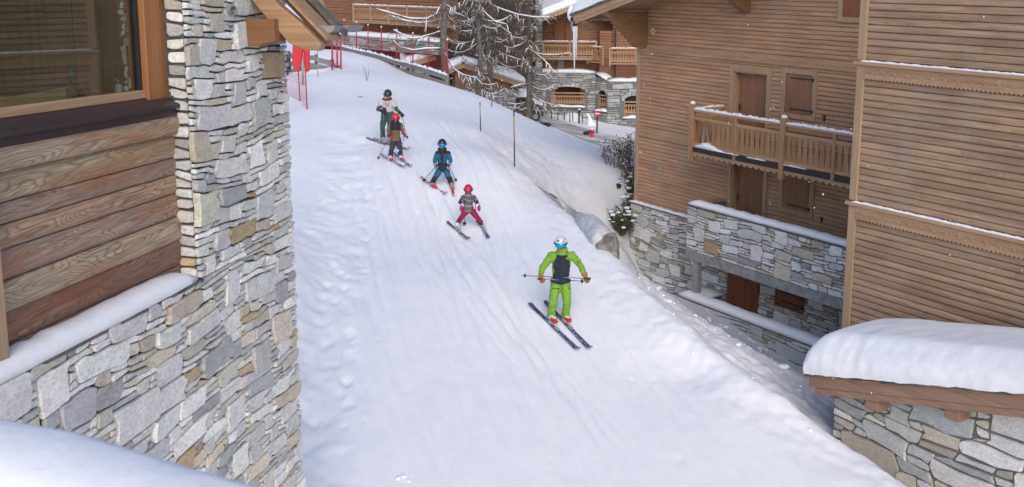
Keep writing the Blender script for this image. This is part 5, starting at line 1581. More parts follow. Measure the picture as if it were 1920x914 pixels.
for k, (u, v0, v1, Y, lb) in enumerate([(622.5, 66, 128, 46, 'left'), (632, 66, 127, 46.3, 'middle'), (639, 66, 130, 45.6, 'right')]):
    _, b, h = pole('net_pole', 'tall red net pole under the gutter end, %s one of the three' % lb, u, v0, v1, Y, .035, snow=False, group='three red poles under the gutter')
    tops.append(b+Vector((0, 0, h*.75))); bots.append(b)
sheet('safety_net', 'short pink red net between the three poles under the gutter end', tops, bots, NETR, 'net', .03)
pole('tall_red_pole', 'red pole standing alone just behind the gutter end', 644.5, 38, 90, 57, .028, group=None) if False else None
# orange net by the building corner
tops = []; bots = []
for k, (u0, u1, v0, v1, lb) in enumerate([(532, 537, 120, 178, 'red net stake closest to the stone building corner'), (559, 563, 130, 190, 'red net stake holding the left red mat'), (571, 576, 96, 206, 'red net stake holding the right red mat')]):
    b = hit(u1, v1); pole('net_stake', lb, u1, v0, v1, b.y, .022, snow=False, group='stakes of the orange net', lean=u0-u1)
    t_ = P(u0+(u1-u0)*.3, max(v0, 140)-10*k*.3, b.y); tops.append(t_); bots.append(b)
bl = P(524, 205, bots[0].y); tops = [P(522, 128, tops[0].y)]+tops; bots = [Vector((bl.x, bl.y, tz(bl.x, bl.y)))]+bots
sheet('safety_net', 'sagging orange square mesh net beside the stone building corner', tops, bots, NETO, 'net', .06)
def mat_pad(name, label, pix, Y, th=.12):
    p = [P(u, v_, Y) for u, v_ in pix]; o = p[0]; root = thing(name, label, 'mat', tuple(o), group='red padded mats')
    mb = MB(); mb.prism([(q.x-o.x, q.z-o.z) for q in p], 0, th); mb.build('pad', RED2, root, bevel=.02)
sy = hit(575, 200).y
mat_pad('red_mat', 'larger red mat hanging on the left net stake under the eave', [(550, 128), (560, 138), (569, 95), (562, 84), (549, 82), (547, 110)], sy+.3)
mat_pad('red_mat', 'narrow red mat hanging on the right net stake under the eave', [(568, 112), (575, 138), (580, 132), (580, 92), (570, 90)], sy+.1)
pole('metal_post', 'grey metal post between the two red mats', 567.5, 105, 160, None, .05, M['concrete'], snow=False, cat='post')
pole('thin_stake', 'thin grey stake in the snow behind the red mats', 595.5, 95, 145, None, .015, M['concrete'], snow=False, cat='stake')
def tool():
    b = hit(535, 217); root = thing('snow_shovel', 'grey handled tool with wooden foot leaning at the stone building corner', 'shovel', tuple(b))
    t_ = P(523, 130, b.y)-b; mb = MB(); mb.tube([(0, 0, 0), tuple(t_)], .03, 8); mb.build('shaft', M['concrete'], root)
    mb = MB(); mb.box(-.16, .05, -.08, .04, -.03, .13); mb.build('foot', M['baluster'], root, bevel=.01)
tool()
def rail_fence(name, label, nodes, rails, hpost, seed, snow=True, plankh=.22):
    """nodes = (px, pyTop, Y)"""
    o = P(nodes[0][0], nodes[0][1], nodes[0][2]); root = thing(name, label, 'fence', tuple(o)); R = random.Random(seed)
    pts = [P(*n)-o for n in nodes]
    for p in pts:
        mb = MB(); mb.box(p.x-.07, p.x+.07, p.y-.07, p.y+.07, p.z-hpost, p.z+.06); mb.build('post', BLK if seed == 2 else GREYW, root)
    for dz in rails:
        for a, b in zip(pts[:-1], pts[1:]):
            mb = MB(); j = R.uniform(-.04, .04); mb.beam(a+Vector((0, -.09, dz+j)), b+Vector((0, -.09, dz-j)), .05, plankh); mb.build('rail', GREYW, root)
            if snow and dz == rails[0]:
                mb = MB(); snowcap(mb, [a+Vector((0, -.09, dz+plankh*.45)), b+Vector((0, -.09, dz+plankh*.45))], .13, .07, 6, R.randint(0, 99), .8); mb.build('rail_snow', M['snow_fine'], root)
fn = []
for u, v_, Y in [(640, 86, 54), (662, 92, 52.3), (688, 97, 50.8), (713, 103, 49.4), (741, 112, 48), (771, 119, 46.6), (802, 128, 45.2), (838, 140, 43.9)]: fn.append((u, v_, Y))
rail_fence('rail_fence', 'weathered grey plank fence with snow on its rails along the top right of the piste', fn, [-.12, -.45], 1.1, 1)
rail_fence('rail_fence', 'old grey rail fence on the left behind the red mats', [(536, 104, 45), (541, 99, 46), (560, 100, 46.5), (593, 104, 47), (623, 114, 47), (634, 126, 46.5)], [-.15, -.5, -.85], 1.4, 2, False)
bank = [(901, 192, 246, 'bamboo marker pole on the crest, shorter one upslope'), (965, 207, 313, 'tallest bamboo marker pole at the right edge of the piste'), (922.5, 180, 201, 'short bamboo marker stub on the snow crest'), (880, 112, 163, 'bamboo marker stick in front of the twin larch trunks')]
for u, a, b_, lb in bank: pole('marker_pole', lb, u, a, b_, None, .018, two=True, group='bamboo markers along the piste', cat='marker pole', lean=(-1.5 if u == 965 else -1))
# ------------------------------------------------------------------ by the road
def no_entry():
    b = gp(1119.5, 240, 56); t_ = P(1120, 213, b.y); h = t_.z-b.z
    root = thing('no_entry_sign', 'round red no entry sign on a dark post beside the road', 'road sign', tuple(b))
    mb = MB(); mb.tube([(0, 0, -.2), (0, 0, h+.15)], .04, 8); mb.build('post', BLK, root)
    mb = MB(); mb.tube([(0, -.05, h), (0, -.08, h)], .19, 20); d = mb.build('disc', RED2, root)
    mb = MB(); mb.box(-.13, .13, -.086, -.081, h-.035, h+.035); mb.build('bar', M['white'], d)
    mb = MB(); mb.smooth = True; snowcap(mb, [(-.14, -.06, h+.15), (.14, -.06, h+.15)], .09, .10, 6, 1, .2); mb.build('snow_cap', M['snow_fine'], root)
no_entry()
def hydrant():
    b = gp(1110, 251, 54.5); root = thing('fire_hydrant', 'red fire hydrant half buried in roadside snow', 'hydrant', tuple(b))
    mb = MB(); mb.smooth = True; mb.tube([(0, 0, -.1), (0, 0, .05), (0, 0, .06), (0, 0, .34), (0, 0, .38), (0, 0, .46)], [.12, .12, .095, .095, .12, .05], 12); mb.tube([(-.17, 0, .26), (.17, 0, .26)], .045, 8); mb.build('body', RED2, root)
    mb = MB(); mb.smooth = True; mb.ball((0, 0, .46), .10, 8, 5, (1, 1, .6)); mb.build('snow_cap', M['snow_fine'], root)
    b = gp(1099, 250, 55); root = thing('black_bollard', 'toppled dark bollard lying in the snow left of the hydrant', 'bollard', tuple(b))
    mb = MB(); mb.smooth = True; mb.tube([(-.14, 0, .07), (.05, 0, .12), (.25, 0, .22)], [.13, .12, .06], 8); mb.build('body', BLK, root)
hydrant()
for k, (u, v0, v1) in enumerate([(1012, 204, 211), (1018, 205, 210), (1034, 207, 214), (1046, 210, 217), (1058, 211, 217), (1068.5, 212, 220), (1074, 209, 218), (1085, 213, 222), (1092, 213, 222)]):
    w_ = ['first', 'second', 'third', 'fourth', 'fifth', 'sixth', 'seventh', 'eighth', 'last'][k]
    pole('garden_stake', 'short dark stake in the snow below the big arch, %s from the left' % w_, u, v0, v1, 60, .03, BLK, 'short stakes in the snow by the arches', False, cat='stake')
def snowy_bits():
    b = gp(1102, 222, 60); root = thing('snow_laden_shrub', 'little bent shrub wrapped in snow left of the no entry sign', 'shrub', tuple(b))
    mb = MB(); mb.smooth = True; mb.tube([(.25, 0, -.1), (.14, 0, .2), (.1, 0, .45), (.02, 0, .62), (-.10, 0, .66)], [.42, .20, .09, .08, .05], 9); mb.build('snow_cover', M['snow'], root)
    b = gp(1086, 222, 60); root = thing('garden_lamp', 'dark garden lamp post with a cap of snow in front of the stone wall', 'lamp', tuple(b))
    mb = MB(); mb.tube([(0, 0, -.2), (0, 0, .75)], .045, 8); mb.ball((0, 0, .75), .10, 8, 6); mb.build('post', BLK, root)
    mb = MB(); mb.smooth = True; mb.ball((0, 0, .86), .10, 8, 5, (1, 1, .5)); mb.build('snow_cap', M['snow_fine'], root)
    b = gp(1073, 222, 61); root = thing('snow_mound', 'rounded mound of snow under the big arch', 'snow mound', tuple(b))
    mb = MB(); mb.smooth = True; mb.ball((0, 0, .0), .62, 14, 8, (1, .8, .75), .04, random.Random(1)); mb.build('mound', M['snow'], root)
    b = gp(1012, 236, 56); root = thing('dark_rocks', 'low dark rocks at the kerb beside the lone larch trunk', 'rocks', tuple(b)); R = random.Random(2)
    for k in range(3):
        mb = MB(); mb.ball((k*.35-.3, 0, .05), .2, 8, 5, (1.2, 1, .6), .15, R); mb.build('rock', BLK, root)
    # a car deep in snow in the garage mouth
    b = gp(985, 214, 58); root = thing('parked_car', 'dark parked car almost buried under snow beside the garage', 'car', (b.x, b.y, b.z))
    mb = MB(); prof = [(-.2, .25), (-.15, .75), (.75, .9), (1.3, 1.35), (2.6, 1.35), (3.2, .95), (3.9, .85), (3.95, .25)]
    mb.prism([(x*.55-1.2, z) for x, z in prof][::-1], -.8, .8); mb.build('body', BLK, root, bevel=.06)
    mb = MB(); mb.prism([(-.78, .95), (-.5, 1.27), (.18, 1.27), (.5, .95)][::-1], -.82, -.80); mb.build('side_window', M['glass'], root)
    for x in (-.75, .55):
        w2 = MB(); w2.tube([(x, -.84, .25), (x, -.65, .25)], .28, 14); wh = w2.build('wheel', BLK, root)
        w2 = MB(); w2.tube([(x, -.85, .25), (x, -.84, .25)], .16, 12); w2.build('rim', M['concrete'], wh)
    mb = MB(); mb.smooth = True; snowcap(mb, [(-1.2, 0, .80), (-.8, 0, .9), (-.5, 0, 1.33), (.25, 0, 1.33), (.6, 0, .95), (1.0, 0, .85)], 1.5, .42, 11, 3, .1); mb.build('snow_cover', M['snow'], root)
snowy_bits()
def twig_clump(px, py, h, n, seed, label):
    b = hit(px, py); R = random.Random(seed); root = thing('twig', label, 'twig', tuple(b)); mb = MB()
    for _ in range(n):
        e = Vector((R.uniform(-.35, .35), R.uniform(-.2, .2), 1)).normalized()*h*R.uniform(.5, 1); mb.tube([(0, 0, -.05), tuple(e*.5+Vector((.02, 0, 0))), tuple(e)], [.008, .006, .004], 4, False)
    mb.build('stems', M['twig'], root)
twig_clump(688.5, 152, .75, 6, 1, 'thin bare twigs sticking out of the snow at the top of the piste')
def fallen_twig():
    b = hit(675, 184); root = thing('fallen_twig', 'short dark twig lying on the snow below the upright twigs', 'twig', tuple(b)); mb = MB()
    mb.tube([(-.1, 0, .03), (.0, 0, .06), (.1, 0, .03)], .012, 5); mb.tube([(0, 0, .06), (.06, 0, .0)], .008, 5); mb.build('stems', M['twig'], root)
fallen_twig()
def chunks():
    R = random.Random(12); mb = MB(); mb.smooth = True
    n = 0
    def lump(x, y, r):
        z = tz(x, y); mb.ball((x, y, z+r*.15), r, 8, 5, (R.uniform(.8, 1.5), R.uniform(.8, 1.4), R.uniform(.5, .9)), .18, R)
    for i in range(len(EP)-1):
        a, b = Vector(EP[i]), Vector(EP[i+1])
        if a.y > 34 or i == len(EP)-2: continue
        m_ = int((b-a).length*(5 if a.y < 24 else 2))
        for _ in range(m_):
            p = a.lerp(b, R.random()); nrm = Vector((-(b-a).y, (b-a).x)).normalized(); nrm = nrm if nrm.x > 0 else -nrm
            s_ = abs(R.gauss(0, 1.9))-.3; q = p+nrm*s_
            lump(q.x, q.y, R.choice([.012, .016, .02, .025, .035])*(1.0 if a.y < 24 else 1.3))
    for u, v_, r in [(1448, 640, .10), (1405, 618, .09), (1402, 610, .06), (1330, 600, .10), (1425, 655, .08), (1385, 650, .06), (1470, 690, .09), (1360, 615, .08), (757, 898, .035), (747, 902, .045), (766, 904, .03)]:
        p = hit(u, v_); lump(p.x, p.y, r)
    o = mb.build('snow_chunks', M['snow'], None); tag(o, kind='stuff')
    # lumps thrown up against the terrace wall
    R = random.Random(3); mb = MB(); mb.smooth = True
    for k in range(50):
        t_ = R.random(); u = 1200+300*t_; v_ = 515+170*t_+R.uniform(-2, 22)
        p = hit(u, v_); r = R.choice([.015, .02, .025, .03, .05, .07]); mb.ball((p.x, p.y, p.z-r*.15), r, 7, 5, (1.2, 1.2, .7), .28, R)
    o = mb.build('shovelled_snow', M['snow'], None); tag(o, kind='stuff')
    R = random.Random(21); mb = MB()
    for k in range(260):
        Y = R.uniform(5, 34); p = P(R.uniform(0, 1920), R.uniform(0, 914), Y)
        r = R.uniform(.0022, .006)*(.5+Y*.06); mb.ball(p, r, 6, 4, (1, 1, R.uniform(1, 1.8)))
    o = mb.build('falling_snow', M['white'], None); tag(o, kind='stuff')
chunks()
# ------------------------------------------------------------------ skiers
def cloth(name, c, var=.15): return plain(name, c, .75, var=var, scale=14, bmp=.004)
CL = dict(green=cloth('lime_cloth', (.165, .34, .03)), navy=cloth('navy_cloth', (.012, .02, .04)), black=cloth('black_cloth', (.016, .016, .02)), tan=cloth('tan_cloth', (.15, .10, .045)),
          pinkwhite=cloth('pale_pink_cloth', (.50, .45, .46)), dgreen=cloth('dark_green_cloth', (.040, .072, .058)), teal=cloth('teal_cloth', (.010, .10, .20)), grey=cloth('striped_cloth', (.13, .095, .115)),
          raspberry=cloth('raspberry_cloth', (.26, .006, .04)), maroon=cloth('maroon_fur', (.10, .03, .025)), skin=plain('skin', (.42, .22, .15), .55, var=.05), dark=cloth('charcoal_cloth', (.03, .032, .045)),
          leather=plain('glove_leather', (.30, .14, .03), .6), pinkg=cloth('pink_cloth', (.45, .01, .12)), wgrey=plain('grey_glove', (.25, .24, .25), .6))
PL = dict(white=plain('white_shell', (.62, .63, .64), .35, var=.03), black=plain('black_shell', (.02, .022, .025), .35), red=plain('red_shell', (.60, .03, .02), .3, var=.05), pink=plain('raspberry_shell', (.50, .012, .06), .3, var=.05),
          blue=plain('blue_lens', (.0, .22, .55), .12, .3), cyan=plain('cyan_lens', (.0, .30, .55), .12, .3), dlens=plain('dark_lens', (.03, .025, .035), .15), plens=plain('pink_lens', (.30, .02, .06), .15),
          bred=plain('boot_red', (.50, .02, .015), .35), bgrey=plain('boot_grey', (.30, .32, .34), .4), alu=plain('aluminium', (.18, .19, .24), .35, .6), bluep=plain('blue_pole', (.0, .12, .26), .35))
def remeshed(name, mb, parent, mats, colf, voxel, smooth=3):
    me = bpy.data.meshes.new('tmp'); me.from_pydata(mb.v, [], mb.f); me.update()
    o = bpy.data.objects.new('tmp', me); COL.objects.link(o)
    r = o.modifiers.new('r', 'REMESH'); r.mode = 'VOXEL'; r.voxel_size = voxel
    s = o.modifiers.new('s', 'SMOOTH'); s.iterations = smooth; s.factor = .5
    dg = bpy.context.evaluated_depsgraph_get(); ev = o.evaluated_get(dg); m2 = bpy.data.meshes.new_from_object(ev)
    bpy.data.objects.remove(o); bpy.data.meshes.remove(me)
    m2.materials.clear()
    for m_ in mats: m2.materials.append(m_)
    for p in m2.polygons:
        p.use_smooth = True; p.material_index = colf(p.center) if colf else 0
    # folds
    for v in m2.vertices:
        n = noise.noise(Vector((v.co.x*10, v.co.y*10, v.co.z*24)))*.018+noise.noise(v.co*34)*.006
        v.co += v.normal*n
    m2.name = name; ob = bpy.data.objects.new(name, m2); COL.objects.link(ob); ob.parent = parent
    return ob
def person(label, foot, j, r, jac, tro, helm, lens, glove, boots, jcolf=None, tcolf=None, head_r=.105, tilt=.10, goggle_up=0, group=None, hood=None, k=1.0):
    """j: joints as (px, py, dy); r: overall girth factor"""
    F0 = hit(*foot); Y0 = F0.y
    root = thing('person', label, 'person', tuple(F0)); j = dict(j); j['head'] = (j['head'][0], j['head'][1]+1.6*k, j['head'][2])
    J = {n: P(q[0], q[1], Y0+(q[2] if len(q) > 2 else 0))-F0 for n, q in j.items()}
    def ell(mb, c, rx, ry, rz, n=12): mb.ball(c, 1, n, 8, (rx, ry, rz))
    def limbs(mb, f, torso=True, arms=True, legs=True):
        if torso:
            a = J['pelvis']; b = J['chest']; c = J['neck']
            sw = (J['shR']-J['shL']).length/2; hw = (J['hiR']-J['hiL']).length/2
            for t_ in [i/8 for i in range(9)]:
                p = a.lerp(b, t_) ; wdt = (hw+.07*k)*(1-t_)+(sw*.92)*t_
                ell(mb, p, wdt*f, .125*k*f*r, .10*k*f)
            mb.tube([J['shL'], J['shR']], .085*k*f*r, 10); mb.ball(J['shL'], .088*k*f*r, 10, 7); mb.ball(J['shR'], .088*k*f*r, 10, 7)
            mb.tube([b, c], [.14*k*f, .075*k*f], 12)
        if arms:
            for s_ in 'LR':
                a, b, c = J['sh'+s_], J['el'+s_], J['wr'+s_]
                mb.tube([a, a.lerp(b, .5), b], [.082*k*f*r, .074*k*f*r, .064*k*f*r], 10); mb.ball(b, .065*k*f*r, 10, 7); mb.tube([b, c], [.064*k*f*r, .050*k*f*r], 10); mb.ball(c, .048*k*f*r, 8, 6)
        if legs:
            a = J['pelvis']
            ell(mb, a, ((J['hiR']-J['hiL']).length/2+.09*k)*f, .13*k*f*r, .11*k*f)
            for s_ in 'LR':
                h, kn, an = J['hi'+s_], J['kn'+s_], J['an'+s_]
                mb.ball(h, .105*k*f*r, 10, 7); mb.tube([h, h.lerp(kn, .5), kn], [.108*k*f*r, .098*k*f*r, .082*k*f*r], 12); mb.ball(kn, .084*k*f*r, 10, 7)
                mb.tube([kn, kn.lerp(an, .5), an], [.082*k*f*r, .080*k*f*r, .086*k*f*r], 12); mb.ball(an, .075*k*f*r, 8, 6)
    # body under the clothes, with the face
    mb = MB(); limbs(mb, .74); H = J['head']; mb.tube([J['neck'], H], [.055*k, .05*k], 8)
    mb.ball(H, 1, 16, 12, (.080*k, .098*k, .115*k)); fw = Vector((0, -1, -tilt*2)).normalized()
    mb.ball(H+Vector((0, -.095*k, -.022*k)), .017*k, 6, 5); mb.ball(H+Vector((0, -.072*k, -.075*k)), .042*k, 8, 6); mb.ball(H+Vector((-.085*k, 0, -.015)), .020*k, 6, 5); mb.ball(H+Vector((.085*k, 0, -.015)), .020*k, 6, 5)
    remeshed('body', mb, root, [CL['skin']], None, .014, 2)
    mb = MB(); mb.tube([H+Vector((-.022*k, -.108*k, -.062*k)), H+Vector((0, -.112*k, -.064*k)), H+Vector((.022*k, -.108*k, -.062*k))], .006, 5); mb.build('mouth', CL['maroon'], root)
    # trousers and jacket
    mb = MB(); limbs(mb, 1.0, False, False, True)
    remeshed('trousers', mb, root, tro, (lambda c: tcolf(c, J)) if tcolf else None, .016)
    mb = MB(); limbs(mb, 1.03, True, True, False); a = J['pelvis']
    hw = (J['hiR']-J['hiL']).length/2
    ell(mb, a+Vector((0, 0, -.03)), hw+.12*k, .155*k*r, .08*k)
    mb.tube([J['chest'].lerp(J['neck'], .5), J['neck']+Vector((0, -.01, .045*k)), J['neck'].lerp(J['head'], .55)], [.13*k, .105*k, .088*k], 12)
    jk = remeshed('jacket', mb, root, jac, (lambda c: jcolf(c, J)) if jcolf else None, .014)
    if hood:
        mb = MB(); mb.smooth = True
        ring = [J['neck']+Vector((math.cos(t_)*.105*k, math.sin(t_)*.10*k+.01, .025*k+.02*math.sin(t_))) for t_ in [2*math.pi*i/14 for i in range(15)]]
        mb.tube(ring, .040*k, 8); mb.ball(J['neck']+Vector((0, .10*k, .02)), .09*k, 10, 7, (1.1, .7, .9)); mb.build('hood', CL[hood], root)
    # helmet: a shell open over the face, ear pads, vents, goggles
    mb = MB(); mb.smooth = True; n, m_ = 20, 12; vs = []; fs = []
    R_ = head_r*1.24*k
    for i in range(m_+1):
        ph = math.pi/2-(math.pi*.62)*i/m_
        for q in range(n):
            t_ = 2*math.pi*q/n; front = max(0, -math.sin(t_)); cut = ph
            low = -.62+ .95*max(0, front-.25)
            ph2 = math.pi/2-(math.pi/2-low)*i/m_
            vs.append(H+Vector((math.cos(ph2)*math.cos(t_)*R_*.92, math.cos(ph2)*math.sin(t_)*R_*1.08+.01, math.sin(ph2)*R_*1.05+.018)))
    for i in range(m_):
        for q in range(n): fs.append((i*n+q, (i+1)*n+q, (i+1)*n+(q+1) % n, i*n+(q+1) % n))
    mb.add(vs, fs); hl = mb.build('helmet', PL[helm], root)
    if helm == 'white':
        mb = MB()
        for vx, vz, w_ in ((-.052, .085, .020), (.050, .075, .016), (.072, .105, .014), (-.085, .03, .012), (.02, .055, .010)):
            yy = -math.sqrt(max(0, 1-(vx/R_/.92)**2-((vz-.018)/R_/1.05)**2))*R_*1.08
            mb.ball(H+Vector((vx, yy+.006, vz)), w_, 8, 5, (1.2, .6, .8))
        mb.build('vents', CL['black'], hl)
    mb = MB(); mb.smooth = True; vs = []; fs = []; n = 12
    for i in range(n+1):
        t_ = math.radians(-90-62+124*i/n)
        for q, (dz, e) in enumerate(((.052, .98), (.045, 1.06), (.01, 1.09), (-.022, 1.06), (-.032, .98))):
            vs.append(H+Vector((math.cos(t_)*R_*.90*e, math.sin(t_)*R_*1.10*e+.01, dz*k+goggle_up-.012*k)))
    for i in range(n):
        for q in range(4): fs.append((i*5+q, (i+1)*5+q, (i+1)*5+q+1, i*5+q+1))
    mb.add(vs, fs); mb.build('goggles', PL[lens], root)
    mb = MB(); mb.smooth = True
    st = [H+Vector((math.cos(t_)*R_*.97, math.sin(t_)*R_*1.13+.01, .012)) for t_ in [math.radians(-30+240*i/16) for i in range(17)]]
    mb.tube(st, .013*k, 5); mb.build('goggle_strap', CL['black'], root)
    # gloves: palm, four curled fingers and a thumb
    hands = {}
    for s_ in 'LR':
        w_ = J['wr'+s_]; h = J['ha'+s_]; d = (h-w_).normalized() if (h-w_).length > .01 else Vector((0, 0, -1)); sd = d.cross(Vector((0, 1, 0)));
        sd = sd.normalized() if sd.length > .1 else Vector((1, 0, 0)); up = sd.cross(d).normalized()
        mb = MB(); g = k*1.12
        c = w_+d*.075*g; mb.tube([w_-d*.03*g, w_+d*.02*g], [.050*g, .048*g], 9)
        mb.ball(c, 1, 10, 8, (.046*g, .040*g, .050*g))
        for q in range(4):
            o_ = c+sd*((q-1.5)*.021*g)+d*.030*g; ln = (.85, 1.0, .95, .75)[q]
            mb.tube([o_, o_+d*.035*g*ln-up*.006, o_+d*.045*g*ln-up*.035*g, o_+d*.02*g-up*.05*g], [.0125*g, .0125*g, .012*g, .010*g], 6)
        tb = c+sd*(-.038*g if s_ == 'R' else .038*g); mb.tube([tb-d*.01, tb+d*.025*g-up*.02*g, tb+d*.035*g-up*.045*g], [.016*g, .015*g, .012*g], 6)
        remeshed('glove', mb, root, [CL[glove]], None, .009, 1); hands[s_] = F0+c-up*.03*g
    # boots
    for s_ in 'LR':
        a = J['an'+s_]; f = J['ft'+s_]; fx = hit(j['ft'+s_][0], j['ft'+s_][1])-F0
        a = Vector((a.x, a.y, a.z)); dirv = J['dir'+s_] if 'dir'+s_ in J else Vector((.3, -1, 0))
    return root, F0, J, hands
def dir_px(a, b):
    A, B = hit(*a), hit(*b); return (B-A).normalized()
def boot(root, F0, an, fp, d, shell, acc, k):
    """ski boot: tall cuff leaning forward, lower shell with toe, buckles"""
    mb = MB(); d2 = Vector((d.x, d.y, 0)).normalized(); sd = Vector((-d2.y, d2.x, 0)); base = fp
    top = an
    rings = [(top, .070, .066), (top.lerp(base, .45)-d2*.0, .066, .064), (base+Vector((0, 0, .10*k))-d2*.02, .062, .070)]
    mb.tube([top+Vector((0, 0, .02)), top.lerp(base+Vector((0, 0, .1*k)), .5), base+Vector((0, 0, .07*k))-d2*.02*k], [.068*k, .064*k, .060*k], 12)
    mb.tube([base-d2*.10*k+Vector((0, 0, .055*k)), base+d2*.02*k+Vector((0, 0, .065*k)), base+d2*.13*k+Vector((0, 0, .050*k)), base+d2*.17*k+Vector((0, 0, .040*k))], [.048*k, .058*k, .046*k, .028*k], 10)
    mb.beam(base-d2*.14*k+Vector((0, 0, .014)), base+d2*.17*k+Vector((0, 0, .014)), .075*k, .025)
    o = remeshed('boot', mb, root, [PL[shell], PL[acc]], lambda c: 1 if (c-base).dot(d2) > .03*k and (c.z-base.z) < .085*k else 0, .010, 1)
    mb = MB()
    for t_ in (.25, .5, .72):
        p = top.lerp(base+Vector((0, 0, .08*k)), t_); mb.beam(p+d2*.064*k-sd*.045*k, p+d2*.064*k+sd*.045*k, .014, .014)
    mb.build('buckles', PL['bgrey'], o)
def skiset(label, tail, tip, mats, group, bind='bgrey', L_=None, w=.075, at=None):
    A = hit(*tail); B = hit(*tip); d = (B-A)
    c = (A+B)/2; ln = L_ or d.length; d.normalize(); sd = d.cross(Vector((0, 0, 1))).normalized(); up = sd.cross(d)
    A = c-d*ln/2; B = c+d*ln/2
    A.z = max(A.z, tz(A.x, A.y))+.02; B.z = max(B.z, tz(B.x, B.y))+.03; c = (A+B)/2; c.z = max(c.z, tz(c.x, c.y)+.02)
    root = thing('ski', label, 'ski', tuple(c), group=group)
    d = (B-A).normalized(); sd = d.cross(Vector((0, 0, 1))).normalized(); up = sd.cross(d)
    mb = MB(); n = 26; vs = []; fs = []
    for i in range(n+1):
        t_ = i/n; wd = w*(.78+.38*abs(2*t_-1)**2)/2
        if t_ > .93: wd *= math.sqrt(max(0, 1-((t_-.93)/.07)**2))*.9+.1
        if t_ < .03: wd *= .75
        z = .10*max(0, (t_-.90)/.10)**2 + .02*max(0, (.06-t_)/.06)
        p = d*((t_-.5)*ln)+up*z
        for q in ((-1, 0), (1, 0), (1, .016), (-1, .016)): vs.append(p+sd*(q[0]*wd)+up*q[1])
    for i in range(n):
        a = i*4; b = a+4
        for q in range(4): fs.append((a+q, a+(q+1) % 4, b+(q+1) % 4, b+q))
    fs += [(0, 3, 2, 1), (n*4, n*4+1, n*4+2, n*4+3)]
    mb.add(vs, fs); mb.build('board', mats[0], root)
    mb = MB()
    for t_, l, h in ((-.14, .10, .035), (.12, .09, .04)):
        p = d*(t_*ln*.55)+up*.02; mb.beam(p-d*l/2+up*.01, p+d*l/2+up*.01, .06, h)
    mb.build('binding', PL[bind], root, bevel=.004)
    return root, c, d
def ski_mat(name, base, patch, patch2):
    m, t, b = mat_new(name); n1 = noise_n(t, mapping(t, (9, 9, 9)), 1.2, 3, .6)
    c = mix(t, base, patch, ramp(t, n1, [(.48, 0), (.54, 1)])); n2 = noise_n(t, mapping(t, (14, 14, 14)), 1.6, 4, .7)
    c = mix(t, c, patch2, ramp(t, n2, [(.57, 0), (.62, 1)])); t.links.new(c, b.inputs['Base Color']); b.inputs['Roughness'].default_value = .35; return m
SK = dict(a=ski_mat('ski_dark', (.03, .035, .07), (.10, .12, .30), (.7, .72, .75)), b=ski_mat('ski_red', (.45, .03, .03), (.6, .62, .65), (.06, .06, .08)), c=ski_mat('ski_blue', (.04, .07, .35), (.65, .67, .7), (.03, .03, .05)), d=ski_mat('ski_black', (.03, .03, .05), (.12, .12, .16), (.55, .57, .6)))
def skipole(label, hand, tip, col, group, grip='black', tipw=None):
    B = tipw if tipw is not None else hit(*tip)
    A = Vector(hand); d = (B-A).normalized(); root = thing('ski_pole', label, 'ski pole', tuple(B), group=group); a = A-B
    mb = MB(); mb.smooth = True; mb.tube([(0, 0, 0), a], [.007, .010], 8); mb.build('shaft', PL[col], root)
    mb = MB(); mb.smooth = True; mb.tube([a+d*.06, a-d*.07], [.016, .020], 8); mb.ball(a-d*.075, .024, 8, 6); mb.build('grip', PL['black'], root)
    mb = MB(); u = d.orthogonal().normalized(); v = d.cross(u); p = -d*.07
    mb.tube([p-d*.008, p+d*.008], [.042, .035], 12); mb.build('basket', PL['black'], root)
def outfit_ski(root, F0, J, k, skis, shell, acc, kw):
    for s_, (tail, tip, at, mats, lab) in skis.items():
        r_, c, d = skiset(lab, tail, tip, mats, kw['group'], w=kw.get('w', .075))
        f = hit(*at); f.z += .04
        an = J['an'+s_]; boot(root, F0, an, f-F0, d, shell, acc, k)
# --- instructor in green
def green_cols(c, J):
    ch = J['chest']; pe = J['pelvis']; x = c.x-ch.x; front = c.y < ch.y-.0
    z0 = pe.z; z1 = J['neck'].z
    t_ = (c.z-z0)/(z1-z0)
    if t_ < .17: return 1 if abs(c.x-pe.x) < .26 and c.z > pe.z-.14 and c.z < z1 and abs(c.x-pe.x) < .24 else 0
    lim = .155 if t_ > .5 else .165
    if t_ > .62: lim = .155-.22*(t_-.62)
    if t_ < .42: lim = .15
    if abs(x) < lim and t_ < .90: return 1
    return 0
G = dict(head=(1051, 456, -.12), neck=(1054, 471, -.04), chest=(1053, 486, 0), pelvis=(1051, 523, .06), shL=(1034, 481, 0), shR=(1073, 480, 0), elL=(1017, 502, -.04), elR=(1089, 499, -.04), wrL=(1014, 517, -.16), wrR=(1096, 516, -.16), haL=(1017, 527, -.22), haR=(1101, 526, -.22),
         hiL=(1042, 534, .04), hiR=(1060, 534, .04), knL=(1037, 567, -.12), knR=(1063, 567, -.14), anL=(1033, 594, .0), anR=(1060, 595, .0), ftL=(1036, 606), ftR=(1062, 605))
root, F0, J, H = person('ski instructor in lime green suit with navy chest and white helmet leading the group', (1048, 604), G, 1.0, [CL['green'], CL['navy']], [CL['green']], 'white', 'cyan', 'leather', None, green_cols)
outfit_ski(root, F0, J, 1.0, {'L': ((993, 575), (1088, 665), (1035, 607), [SK['a']], 'long dark blue ski on the left foot side of the green instructor'), 'R': ((1022, 571), (1110, 662), (1061, 606), [SK['a']], 'long dark blue ski on the right foot side of the green instructor')}, 'white', 'bred', dict(group='skis of the green instructor', w=.09))
skipole('blue ski pole reaching out left behind the green instructor', H['R'], None, 'alu', 'poles of the green instructor', tipw=P(978, 517, F0.y+.30))
